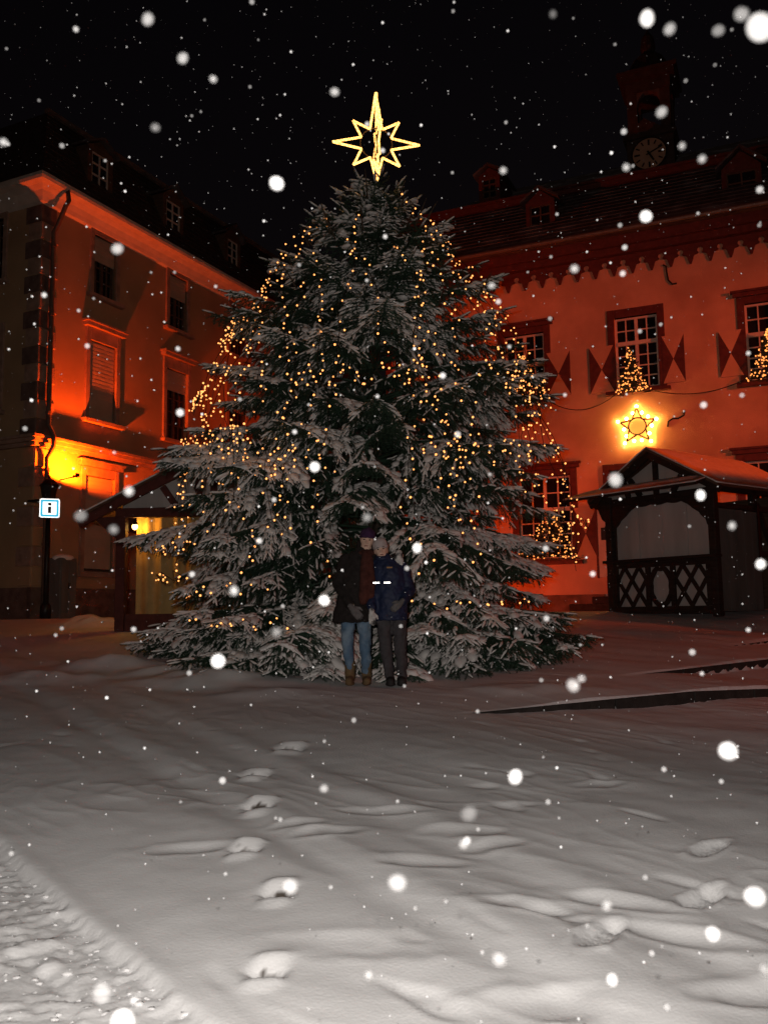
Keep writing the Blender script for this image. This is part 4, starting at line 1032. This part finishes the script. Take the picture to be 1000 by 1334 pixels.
# long bare leading shoots that stick out of the upper crown
ls = MB(); lsn = []
for k in range(26):
    az = rt.uniform(-3.6, .5); hh = rt.uniform(4.3, 6.5); rr = Rad(hh)*rt.uniform(.8, .97); c, s = math.cos(az), math.sin(az)
    p = Vector((rr*c, rr*s, hh)); d = Vector((c*.55, s*.55, rt.uniform(.5, 1.0))).normalized(); L = rt.uniform(.22, .42)
    q = p+d*L; ls.tube([p, p+d*L*.5+Vector((0, 0, .01)), q], [.012, .009, .006], 5)
    if rt.random() < .6: lsn.append((np.array(p+Vector((0, 0, .008))), np.array(d), L, .22))
ls.build('leading_shoots', M['twig'], TR)['kind'] = 'stuff'
print('boughs', nb, 'tris', ntri)

# ------------------------------------------------------------------ star on the tree top
sc_ = at(490, 187, TC.y)
ST = empty('tree_star', sc_, R(6), 'large glowing eight pointed star on top of the tree', 'star decoration')
kpx = F/12.7
def star_pts():
    up_, dn, sd, dg = 74/kpx, 56/kpx, 60/kpx, 45/kpx; ri = 22/kpx; P = []
    Ls = [up_, dg, sd, dg, dn, dg, sd, dg]
    for k in range(8):
        a = math.pi/2-k*math.pi/4; P.append((Ls[k]*math.cos(a), Ls[k]*math.sin(a))); a2 = a-math.pi/8; P.append((ri*math.cos(a2), ri*math.sin(a2)))
    return P, ri
SP, ri = star_pts()
ropem = bpy.data.materials.new('rope_light'); ropem.use_nodes = True
N_ = ropem.node_tree.nodes; L_ = ropem.node_tree.links; p_ = N_['Principled BSDF']
p_.inputs['Base Color'].default_value = (.9, .6, .3, 1); p_.inputs['Emission Color'].default_value = (1, .50, .12, 1)
tc_ = N_.new('ShaderNodeTexCoord'); vz = N_.new('ShaderNodeTexVoronoi'); vz.inputs['Scale'].default_value = 38; L_.new(tc_.outputs['Object'], vz.inputs['Vector'])
mr = N_.new('ShaderNodeMapRange'); mr.inputs[1].default_value = .15; mr.inputs[2].default_value = .75; mr.inputs[3].default_value = 5.5; mr.inputs[4].default_value = 1.3
L_.new(vz.outputs['Distance'], mr.inputs[0]); L_.new(mr.outputs[0], p_.inputs['Emission Strength'])
for ang in (0, R(90)):
    c, s = math.cos(ang), math.sin(ang); b = MB()
    for k in range(16):
        a, e = SP[k], SP[(k+1) % 16]; o_ = .012 if ang else 0
        b.tube([(a[0]*c+o_, a[0]*s, a[1]), ((a[0]+e[0])/2*c+o_, (a[0]+e[0])/2*s, (a[1]+e[1])/2), (e[0]*c+o_, e[0]*s, e[1])], .0175, 7)
    b.build('rope_light', ropem, ST, True)
    b = MB(); b.tube([(ri*math.cos(a)*c, ri*math.cos(a)*s, ri*math.sin(a)) for a in np.linspace(0, 6.283, 24, endpoint=False)], .008, 5, True); b.build('inner_ring', M['zinc'], ST)
b = MB(); b.tube([(0, 0, SP[8][1]+.02), (0, 0, SP[8][1]-.75)], .022, 8); b.build('mast', M['metal_dark'], ST)

# ------------------------------------------------------------------ fairy light strings
rl = random.Random(21)
bt = bmesh.new(); bmesh.ops.create_icosphere(bt, subdivisions=1, radius=1); BV = np.array([tuple(v.co) for v in bt.verts]); BF = np.array([[v.index for v in f.verts] for f in bt.faces]); bt.free()
def light_string(pts, spacing=.13, label='string of warm white fairy lights hanging down the snowy tree'):
    """pts: polyline in tree space"""
    t = empty('light_string', TC, 0, label, 'fairy lights', 'fairy light strings on the tree')
    w_ = MB(); w_.tube(pts, .0045, 4); w_.build('wire', M['wire'], t)
    pos = []; acc = 0
    for a, b in zip(pts, pts[1:]):
        a = Vector(a); b = Vector(b); L = (b-a).length; x = spacing-acc
        while x < L:
            pos.append(a+(b-a)*(x/L) + Vector((rl.uniform(-.07, .07), rl.uniform(-.04, .04), rl.uniform(-.04, .04)))); x += spacing*rl.uniform(.6, 1.4)
        acc = max(0, L-(x-spacing))
        acc = min(acc, spacing*.9)
    P = np.array([tuple(p) for p in pos]); r = np.array([rl.uniform(.0105, .0155) for _ in pos])
    V = (P[:, None, :] + r[:, None, None]*BV[None]).reshape(-1, 3); Fc = (BF[None]+(np.arange(len(P))*len(BV))[:, None, None]).reshape(-1, 3)
    link('bulbs', np_mesh('bulbs', V, Fc, M['bulb'], True), t)['kind'] = 'stuff'
    return len(P)
nbulb = 0
ORD = 'first second third fourth fifth sixth seventh eighth ninth tenth eleventh twelfth thirteenth fourteenth fifteenth sixteenth seventeenth eighteenth nineteenth twentieth twenty-first twenty-second twenty-third twenty-fourth'.split()
AZ = [-180, -170, -163, -155, -147, -138, -128, -121, -114, -107, -100, -91, -84, -75, -66, -58, -48, -38, -29, -20, -12, -4, 6]
for k, a in enumerate(AZ):
    top = rl.choice((6.35, 6.2, 5.9, 5.3)) if k % 2 == 0 else rl.uniform(3.6, 5.6); bot = rl.uniform(.5, 1.9)
    az = R(a); hh = top; pts = []; off = rl.uniform(-.04, .06)+(.13 if abs(a+90) < 48 else 0)
    while hh > bot:
        rr = Rad(hh)*.95 + off + .10*math.sin(hh*3.1+k) ; az += R(rl.uniform(-3.2, 3.2)*(1+.8/max(.5, Rad(hh))))
        pts.append((rr*math.cos(az), rr*math.sin(az), hh)); hh -= rl.uniform(.22, .38)
    if len(pts) > 2: nbulb += light_string(pts, rl.choice((.12, .14, .17)), f'{ORD[k]} hanging fairy light string counted from the left side of the tree')
# clusters of lights at the left flank and garlands near the ground
for (a0, a1, hh, lab, txt) in ((-172, -160, 3.4, 0, 'bunched at mid height on the left flank'), (-178, -158, 2.7, 0, 'bunched low on the left flank above the stall roof'), (-168, -150, 4.3, 0, 'bunched high on the left flank'), (-150, -112, .72, 1, 'looped along the lowest boughs left of the couple'), (-84, -50, .55, 1, 'looped along the lowest boughs right of the couple'), (-128, -100, 2.2, 0, 'zigzagging over the middle boughs left of the couple'), (-112, -72, 3.2, 0, 'zigzagging over the middle boughs high above the couple'), (-140, -108, .35, 1, 'looped over the ground boughs left of the couple'), (-150, -125, 2.6, 0, 'zigzagging over the left middle boughs'), (-80, -52, 2.3, 0, 'zigzagging over the middle boughs right of the couple'), (-175, -140, .95, 1, 'looped along the low left boughs near the stall'), (-60, -25, 3.3, 0, 'zigzagging over the right middle boughs'), (-40, -14, 1.6, 1, 'looped sideways on the lower right flank'), (-165, -135, 1.3, 1, 'looped sideways on the lower left boughs')):
    pts = []
    for j in range(9):
        t = j/8; az = R(a0+(a1-a0)*t); h2 = hh + (.22 if j % 2 else -.12)*(1 if lab == 0 else .35); rr = Rad(h2)*.99+.05
        if h2 < 1: rr -= .12
        pts.append((rr*math.cos(az), rr*math.sin(az), h2))
    nbulb += light_string(pts, .10 if lab == 0 else .15, 'warm fairy light string '+txt)
print('bulbs', nbulb)
# ------------------------------------------------------------------ people
fold_tex = bpy.data.textures.new('cloth_folds', 'CLOUDS'); fold_tex.noise_scale = .075; fold_tex.noise_depth = 2
FOLD = {'coat': .032, 'jacket': .040, 'jeans': .030, 'trousers': .040, 'scarf': .03, 'knit_hat': .012, 'beanie': .012, 'hair': .02, 'boot': .012}
def blob(name, prims, voxel, m, parent, smooth=4):
    mb = MB()
    for p in prims:
        if p[0] == 'cap':
            _, a, b, ra, rb = p; a = Vector(a); b = Vector(b); d = (b-a).normalized()
            ts = [-.98, -.85, -.6, -.3]; path = []; rs = []
            for t in ts: path.append(a+d*ra*t); rs.append(ra*math.sqrt(1-t*t))
            n = 4
            for k in range(n+1): t = k/n; path.append(a.lerp(b, t)); rs.append(ra+(rb-ra)*t)
            for t in reversed(ts): path.append(b-d*rb*t); rs.append(rb*math.sqrt(1-t*t))
            mb.tube(path, rs, 12)
        elif p[0] == 'ell':
            mb.ball(p[1], *p[2], sub=3, M=(p[3] if len(p) > 3 else None))
        elif p[0] == 'loft':         # rings (cx, cy, z, rx, ry)
            b0 = len(mb.v); n = 18
            for cx, cy, z, rx, ry in p[1]:
                for j in range(n): a = 2*math.pi*j/n; mb.v.append((cx+rx*math.cos(a), cy+ry*math.sin(a), z))
            K = len(p[1])
            for i in range(K-1):
                for j in range(n): j2 = (j+1) % n; mb.f.append((b0+i*n+j, b0+i*n+j2, b0+(i+1)*n+j2, b0+(i+1)*n+j)); mb.m.append(0)
            mb.f.append(tuple(b0+j for j in range(n))[::-1]); mb.m.append(0); mb.f.append(tuple(b0+(K-1)*n+j for j in range(n))); mb.m.append(0)
    o = mb.build(name, m, parent, True)
    r = o.modifiers.new('remesh', 'REMESH'); r.mode = 'VOXEL'; r.voxel_size = voxel; r.use_smooth_shade = True
    if smooth: s = o.modifiers.new('smooth', 'SMOOTH'); s.iterations = smooth; s.factor = .5
    if name in FOLD:             # cloth folds
        d = o.modifiers.new('folds', 'DISPLACE'); d.texture = fold_tex; d.texture_coords = 'LOCAL'; d.strength = FOLD[name]; d.mid_level = .5
    return o
skin = mat('skin', (.74, .50, .39), .55, .08, 12, .05, 60); denim = mat('denim', (.10, .17, .26), .9, .25, 9, .3, 120, col2=(.30, .38, .46), c2scale=4, c2lim=(.48, .7))
wool_dark = mat('dark_wool_coat', (.022, .017, .016), .95, .3, 20, .4, 120); scarf_m = mat('rust_scarf', (.075, .024, .018), .95, .3, 18, .5, 90)
purple = mat('purple_knit', (.055, .022, .07), .95, .25, 30, .6, 80); hair_m = mat('dark_hair', (.018, .012, .010), .6, .4, 20, .5, 60, stretch=(6, 6, 1))
tan = mat('tan_suede', (.17, .11, .055), .9, .2, 10, .3, 60); navy = mat('navy_shell', (.016, .024, .062), .6, .25, 7, .25, 25)
grey_tr = mat('grey_trousers', (.062, .057, .062), .9, .2, 9, .3, 40); whiteknit = mat('pale_knit', (.50, .43, .42), .95, .12, 25, .5, 80); shoe_m = mat('dark_shoe', (.03, .028, .028), .7, .3, 9, .2, 40)
glove_w = mat('pale_glove', (.62, .60, .58), .9, .25, 12, .3, 60, col2=(.06, .06, .06), c2scale=9, c2lim=(.5, .6)); glove_g = mat('grey_glove', (.14, .13, .13), .95, .2, 12, .3, 60)
eye_m = mat('eye', (.02, .015, .012), .2, .1, 5); lip_m = mat('lips', (.30, .10, .085), .5, .1, 5); refl = mat('reflective_strip', (.95, .95, .95), .34, .02, 5, metal=1)
def rotm(rx=0, ry=0, rz=0): return (Matrix.Rotation(R(rz), 3, 'Z') @ Matrix.Rotation(R(ry), 3, 'Y') @ Matrix.Rotation(R(rx), 3, 'X'))
def head_prims(c, k, tilt):
    T = rotm(0, tilt, 0); c = Vector(c)
    def q(x, y, z): return tuple(c + T @ Vector((x, y, z))*k)
    return [('ell', q(0, .01, .02), (.075*k, .092*k, .100*k), T), ('ell', q(0, -.022, -.045), (.055*k, .062*k, .066*k), T), ('ell', q(0, -.058, -.088), (.022*k, .02*k, .018*k), T),
            ('cap', q(0, -.083, .012), q(0, -.102, -.022), .009*k, .014*k), ('ell', q(.073, .01, -.005), (.012*k, .022*k, .03*k), T), ('ell', q(-.073, .01, -.005), (.012*k, .022*k, .03*k), T),
            ('cap', q(0, .015, -.06), q(0, .03, -.16), .048*k, .052*k)], q
def face(parent, q, k):
    for s in (-1, 1):
        b = MB(); b.ball(q(s*.030, -.076, .012), .011*k, .008*k, .007*k, 2); b.build('eye', eye_m, parent, True)
        b = MB(); b.tube([q(s*.016, -.086, .030), q(s*.032, -.086, .034), q(s*.046, -.076, .029)], .0035*k, 5); b.build('eyebrow', hair_m, parent, True)
    b = MB(); b.ball(q(0, -.082, -.055), .022*k, .008*k, .007*k, 2); b.build('mouth', lip_m, parent, True)
def hand(name, parent, w_, d, up, side, m, k=1.0, curl=.5):
    """glove: palm, four curled fingers, thumb on its side"""
    w_ = Vector(w_); d = Vector(d).normalized(); up = Vector(up); up = (up-d*up.dot(d)).normalized(); sd = d.cross(up)*side
    P = [('cap', w_-d*.03, w_+d*.03*k, .030*k, .034*k), ('cap', w_+d*.03*k-sd*.018*k, w_+d*.075*k-sd*.024*k, .022*k, .018*k), ('cap', w_+d*.03*k+sd*.018*k, w_+d*.075*k+sd*.024*k, .022*k, .018*k)]
    for j, L in enumerate((.068, .078, .072, .056)):
        o = sd*((j-1.5)*.020*k); a = w_+d*.078*k+o; b_ = a+(d*math.cos(curl*.6)-up*math.sin(curl*.6))*L*.5*k; c_ = b_+(d*math.cos(curl*1.8)-up*math.sin(curl*1.8))*L*.5*k
        P += [('cap', a, b_, .0098*k, .0092*k), ('cap', b_, c_, .0092*k, .0078*k)]
    a = w_+d*.02*k-sd*.032*k; b_ = a+(d*.7-sd*.7)*.035*k; c_ = b_+(d*.95-sd*.1-up*.3)*.032*k
    P += [('cap', a, b_, .013*k, .011*k), ('cap', b_, c_, .011*k, .009*k)]
    return blob(name, P, .0055, m, parent, 2)
pg = at(466, 889, 9.6); zg = gz(pg.x, 9.6)
zg = max(zg, pg.z-.02) if abs(zg-pg.z) < .15 else zg
A = empty('person', (pg.x, 9.6, zg), 0, 'person in purple knit hat, dark coat, rust scarf and jeans, arm round the other', 'person', None)
hp, q = head_prims((.115, -.01, 1.52), 1.0, 8)
bodyA = blob('body', hp + [('cap', (.09, .02, 1.40), (.03, .01, 1.0), .10, .12), ('cap', (.02, .01, 1.0), (-.01, .01, .85), .13, .13),
    ('cap', (-.10, .0, .84), (-.105, -.02, .48), .075, .055), ('cap', (-.105, -.02, .48), (-.082, .01, .10), .052, .04), ('cap', (.07, .0, .84), (.085, -.03, .48), .075, .055), ('cap', (.085, -.03, .48), (.09, .0, .10), .052, .04),
    ('cap', (-.10, .02, 1.33), (-.20, .01, 1.08), .05, .042), ('cap', (-.20, .01, 1.08), (-.05, -.17, .83), .042, .032), ('cap', (.20, .02, 1.33), (.36, .13, 1.30), .05, .042), ('cap', (.36, .13, 1.30), (.48, .05, 1.36), .042, .032),
    ('cap', (-.082, .0, .05), (-.085, -.12, .04), .038, .03), ('cap', (.09, .0, .05), (.10, -.12, .04), .038, .03)], .012, skin, A)
face(A, q, 1.0)
blob('coat', [('loft', [(-.055, 0, .655, .222, .165), (-.05, 0, .70, .220, .165), (-.03, 0, .88, .195, .150), (0, 0, 1.05, .178, .135), (.02, 0, 1.2, .185, .135), (.04, .01, 1.32, .190, .125), (.065, .015, 1.39, .150, .105), (.09, .015, 1.44, .085, .085), (.10, .015, 1.47, .070, .075)]),
    ('cap', (-.115, .01, 1.33), (-.205, .0, 1.07), .072, .064), ('cap', (-.205, .0, 1.07), (-.07, -.16, .845), .062, .048), ('cap', (.17, .02, 1.335), (.35, .14, 1.31), .072, .062), ('cap', (.35, .14, 1.31), (.455, .07, 1.365), .060, .050),
    ('cap', (.03, -.135, .70), (.055, -.12, 1.3), .014, .014)], .011, wool_dark, A, 5)
blob('jeans', [('cap', (-.09, .0, .86), (-.108, -.02, .48), .098, .066), ('cap', (-.108, -.02, .48), (-.082, .01, .12), .064, .050), ('cap', (.065, .0, .86), (.082, -.03, .48), .098, .066), ('cap', (.082, -.03, .48), (.09, .0, .12), .064, .050)], .010, denim, A, 3)
for sx, nm in ((-.083, 1), (.093, 1)):
    blob('boot', [('cap', (sx, .01, .22), (sx, .01, .07), .060, .056), ('cap', (sx, .01, .05), (sx+.008*(1 if sx > 0 else -1), -.135, .042), .050, .040), ('ell', (sx, -.04, .012), (.052, .13, .02))], .009, tan, A, 3)
T8 = rotm(0, 8, 0)
blob('knit_hat', [('ell', q(0, .018, .068), (.086, .102, .080), T8), ('ell', q(0, .01, .045), (.089, .104, .028), T8), ('ell', q(0, .02, .148), (.02, .02, .018))], .008, purple, A, 3)
blob('hair', [('ell', q(0, .045, -.02), (.088, .070, .12), T8), ('cap', q(-.078, .0, -.02), (.0, -.06, 1.27), .030, .040), ('cap', q(.078, .005, -.02), q(.085, -.02, -.14), .026, .028)], .009, hair_m, A, 3)
blob('scarf', [('ell', (.105, -.01, 1.388), (.112, .112, .045)), ('cap', (.10, -.11, 1.36), (.09, -.165, 1.12), .048, .055), ('cap', (.09, -.165, 1.12), (.075, -.165, .88), .055, .050), ('cap', (.13, -.10, 1.35), (.155, -.15, 1.05), .045, .050), ('cap', (.155, -.15, 1.05), (.15, -.155, .93), .05, .042)], .011, scarf_m, A, 3)
hand('glove', A, (-.045, -.185, .805), (.45, -.15, -.55), (-.2, -1, .2), 1, glove_g, 1.1, .7)
hand('glove', A, (.455, -.055, 1.355), (-.06, -.35, -.93), (.0, -.95, .3), -1, glove_w, 1.35, .35)

pc = at(513, 890, 9.55); zc2 = max(gz(pc.x, 9.55), pc.z-.02) if abs(gz(pc.x, 9.55)-pc.z) < .15 else gz(pc.x, 9.55)
B = empty('person', (pc.x, 9.55, zc2), 0, 'person in pale beanie and navy jacket with two bright reflective strips', 'person', None)
hp, q = head_prims((-.118, -.02, 1.425), .95, -9)
blob('body', hp + [('cap', (-.08, .02, 1.30), (-.03, .01, .95), .10, .12), ('cap', (-.03, .01, .95), (-.02, .02, .84), .11, .085), ('cap', (-.105, .01, .80), (-.088, -.01, .45), .060, .045), ('cap', (-.088, -.01, .45), (-.045, .01, .10), .04, .034), ('cap', (.06, .01, .80), (.072, -.01, .45), .060, .045), ('cap', (.072, -.01, .45), (.088, .0, .10), .04, .034),
    ('cap', (.10, .0, 1.24), (.175, -.01, 1.0), .048, .04), ('cap', (.175, -.01, 1.0), (.09, -.17, .86), .04, .032), ('cap', (-.20, .0, 1.24), (-.235, -.02, 1.0), .048, .04), ('cap', (-.235, -.02, 1.0), (-.22, -.14, .79), .04, .032),
    ('cap', (-.035, .0, .05), (-.045, -.12, .04), .038, .03), ('cap', (.075, .0, .05), (.09, -.12, .04), .038, .03)], .012, skin, B)
face(B, q, .95)
blob('jacket', [('loft', [(-.03, 0, .68, .185, .155), (-.03, 0, .74, .190, .160), (-.03, 0, .95, .185, .150), (-.035, 0, 1.12, .185, .145), (-.045, .0, 1.24, .185, .130), (-.07, .01, 1.31, .140, .105), (-.09, .01, 1.355, .085, .090), (-.10, .01, 1.385, .078, .085)]),
    ('cap', (.11, .0, 1.235), (.182, -.01, 1.0), .074, .068), ('cap', (.182, -.01, 1.0), (.11, -.155, .875), .066, .052), ('cap', (-.20, .0, 1.235), (-.232, -.02, 1.0), .070, .062), ('cap', (-.232, -.02, 1.0), (-.222, -.13, .81), .060, .050), ('ell', (-.10, .05, 1.345), (.11, .075, .05))], .011, navy, B, 5)
blob('trousers', [('cap', (-.07, .005, .80), (.03, .005, .80), .095, .095), ('cap', (-.105, .0, .80), (-.088, -.02, .45), .090, .070), ('cap', (-.088, -.02, .45), (-.045, .0, .09), .068, .056), ('cap', (.06, .0, .80), (.072, -.02, .45), .090, .070), ('cap', (.072, -.02, .45), (.088, .0, .09), .068, .056)], .010, grey_tr, B, 3)
for sx in (-.038, .082):
    blob('shoe', [('cap', (sx, .02, .055), (sx, -.15, .045), .052, .043), ('ell', (sx, -.05, .014), (.055, .145, .022))], .009, shoe_m, B, 3)
Tb = rotm(0, -9, 0)
blob('beanie', [('ell', q(0, .016, .062), (.082, .096, .088), Tb), ('ell', q(0, .01, .036), (.086, .10, .026), Tb)], .008, whiteknit, B, 3)
blob('collar', [('ell', (-.105, -.03, 1.335), (.085, .085, .04))], .009, navy, B, 2)
hand('glove', B, (-.222, -.165, .765), (.05, -.25, -.9), (0, -1, .2), 1, glove_w, .95, .6)
hand('glove', B, (.085, -.185, .865), (-.6, -.1, -.5), (0, -1, .2), -1, glove_g, .95, .6)
for sx in (-.172, -.058):
    o = MB().box(-.037, .037, -.004, .004, -.011, .011).build('reflective_strip', refl, B, bevel=.003)
    pw = Vector((pc.x+sx, 9.55-.158, zc2+1.075)); dv = ((EYEV-pw).normalized()+(FLASH-pw).normalized()).normalized()
    o.location = (sx, -.158, 1.075); o.rotation_euler = dv.to_track_quat('-Y', 'Z').to_euler()
b = MB(); b.box(-.03, .03, -.003, .003, -.008, .008); o = b.build('chest_badge', mat('badge', (.30, .16, .05), .6), B); o.location = (-.03, -.15, 1.235)

# ------------------------------------------------------------------ falling snow caught by the flash
def flake_mat(name, a):
    m = bpy.data.materials.new(name); m.use_nodes = True; N = m.node_tree.nodes; p = N['Principled BSDF']
    p.inputs['Base Color'].default_value = (.85, .86, .88, 1); p.inputs['Roughness'].default_value = .9; p.inputs['Specular IOR Level'].default_value = 0; p.inputs['Alpha'].default_value = a
    return m
FM = {'b': flake_mat('snowflake_dense', .16), 'n': flake_mat('snowflake_loose', .045), 'd': flake_mat('snowflake_sparse', .016)}
def flake_mesh(seed, m):
    bm = bmesh.new(); bmesh.ops.create_icosphere(bm, subdivisions=3, radius=1); r = random.Random(seed)
    L = [(Vector((r.gauss(0, 1), r.gauss(0, 1), r.gauss(0, 1))).normalized(), r.uniform(-.10, .13)) for _ in range(7)]
    for v in bm.verts:
        d = v.co.normalized(); s = 1+sum(w_*max(0, d.dot(q))**3 for q, w_ in L); v.co = d*s
    me = bpy.data.meshes.new('snowflake'); bm.to_mesh(me); bm.free(); me.materials.append(m); me.polygons.foreach_set('use_smooth', [True]*len(me.polygons)); return me
FMesh = {k: [flake_mesh(10*i+ord(k), FM[k]) for i in range(3)] for k in FM}
BIG = [(990,36,50,'b'),(965,19,24,'n'),(935,40,22,'n'),(842,24,27,'b'),(872,38,20,'n'),(861,146,19,'n'),(841,282,21,'b'),(361,239,24,'b'),(193,25,22,'n'),(238,76,18,'n'),(436,120,14,'n'),(153,324,20,'n'),(203,166,13,'d'),
 (801,625,22,'n'),(168,640,17,'n'),(284,861,22,'b'),(410,608,15,'b'),(543,714,13,'b'),(305,770,13,'n'),(422,782,15,'b'),(746,893,22,'n'),(757,884,10,'n'),(948,978,30,'b'),(671,1012,21,'b'),(611,1060,26,'d'),(603,1100,15,'n'),
 (378,1155,26,'n'),(518,1150,28,'n'),(982,1168,30,'b'),(928,1217,21,'b'),(650,1250,22,'n'),(797,1276,17,'b'),(133,1294,32,'n'),(160,1332,38,'b'),(422,1027,12,'n'),(790,1180,14,'n'),(748,350,12,'n'),(640,372,10,'n'),(914,207,13,'n'),
 (912,645,15,'b'),(953,685,12,'n'),(990,735,14,'b'),(360,824,15,'d'),(655,222,10,'n'),(478,674,13,'d'),(720,18,13,'d'),(5,185,13,'n'),(995,1263,16,'n'),(480,1270,13,'n'),(888,190,12,'n'),(815,218,11,'n'),(278,103,10,'n'),(148,690,14,'d'),(105,672,20,'d')]
rf_ = random.Random(3)
LM = [(990,36,'the top right picture corner'),(900,30,'the clock turret roof'),(848,200,'the turret clock'),(862,140,'the turret arch'),(830,300,'the middle of the toothed eaves'),(965,240,'the right roof dormer'),(702,275,'the middle roof dormer'),(636,240,'the small upper dormer'),
 (490,187,'the tree star'),(440,235,'the tree top'),(360,300,'the left upper boughs of the tree'),(130,220,'the first dormer of the corner house'),(228,275,'the second dormer of the corner house'),(137,350,'the upper corner house window'),(200,20,'the top picture edge on the left'),(20,240,'the corner house eaves on the left edge'),(278,110,'the dark sky left of the star'),(720,15,'the top picture edge right of centre'),
 (829,553,'the wall star'),(800,620,'the stall gable'),(860,700,'the stall boards'),(955,680,'the stall side door'),(995,735,'the right picture edge beside the stall'),(65,662,'the information sign'),(120,690,'the left stall eave'),(160,740,'the left stall post'),(320,780,'the lower left boughs'),(410,608,'the middle boughs'),(460,740,'the person in the dark coat'),(508,740,'the person in the navy jacket'),(460,674,'the purple hat'),
 (290,870,'the snow drift left of the tree'),(360,830,'the lower boughs left of the couple'),(750,900,'the left end of the lowest step'),(960,900,'the right end of the lowest step'),(670,1010,'the snow below the lowest step'),(422,1020,'the start of the footprint trail'),(610,1080,'the snow in the picture centre'),(360,1160,'the second nearest footprint of the left trail'),(347,1262,'the nearest footprint of the left trail'),(518,1150,'the smooth snow between the two footprint trails'),(785,1215,'the big boot print on the right'),(920,1170,'the upper right boot prints'),(990,1260,'the right picture edge near the bottom'),(110,1290,'the churned strip in the lower left'),(640,1270,'the bottom snow right of centre'),(640,372,'the right upper boughs'),(750,350,'the wall above the left shutter'),(820,218,'the roof below the turret'),(990,1168,'the right picture edge')]
for k, (x, y, d, c) in enumerate(BIG):
    Y = rf_.uniform(.85, 1.15); p = at(x, y, Y); s = d/2/F*Y*.80
    o = link('snowflake', FMesh[c][k % 3]); o.location = p; o.scale = (s*rf_.uniform(.92, 1.08), s*.9, s*rf_.uniform(.92, 1.08)); o.rotation_euler = (rf_.random()*6, rf_.random()*6, rf_.random()*6)
    near = sorted(LM, key=lambda q: (q[0]-x)**2+(q[1]-y)**2)[:1][0]; dx, dy = x-near[0], y-near[1]
    side_ = ('right of' if dx > 0 else 'left of') if abs(dx) > abs(dy) else ('below' if dy > 0 else 'above')
    if dx*dx+dy*dy < 260: side_ = 'in front of'
    look = {'b': 'bright white', 'n': 'pale grey', 'd': 'faint grey'}[c]; size = 'large' if d > 21 else 'small round' if d < 14 else 'round'
    tag(o, f'{size} {look} snowflake {side_} {near[2]}', 'snowflake', 'large snowflakes near the camera')
# countless smaller flakes
FI = flake_mat('falling_snow', .55); n = 6500
u = rng.random((n, 3)); Yd = 2.2 + 11*u[:, 0]**.8
X = (u[:, 1]-.5)*1.15*Yd; Z = EYE + (u[:, 2]*1.55-.62)*Yd*.85
rad = .0020+.0036*rng.random(n)**2.4
mid = rng.random(n) < .026; Yd = np.where(mid, 1.5+1.6*u[:, 0], Yd); rad = np.where(mid, .0045+.0045*rng.random(n), rad); X = (u[:, 1]-.5)*1.15*Yd; Z = EYE + (u[:, 2]*1.55-.62)*Yd*.85
keep = Z > macro(X, Yd)+.1
keep &= ~((Yd > 8.8) & (np.hypot(X-TC.x, Yd-TC.y) < 3.0))
P = np.stack([X, Yd, Z], 1)[keep]; rad = rad[keep]; mid = mid[keep]
V = (P[:, None, :] + rad[:, None, None]*BV[None]).reshape(-1, 3); Fc = (BF[None]+(np.arange(len(P))*len(BV))[:, None, None]).reshape(-1, 3)
me = np_mesh('falling_snow', V, Fc, FI, True); me.materials.append(flake_mat('falling_snow_loose', .14)); me.polygons.foreach_set('material_index', np.repeat(mid.astype(np.int32), len(BF)))
o = link('falling_snow', me); tag(o, 'fine snowflakes drifting through the night air over the square', 'falling snow', kind='stuff')
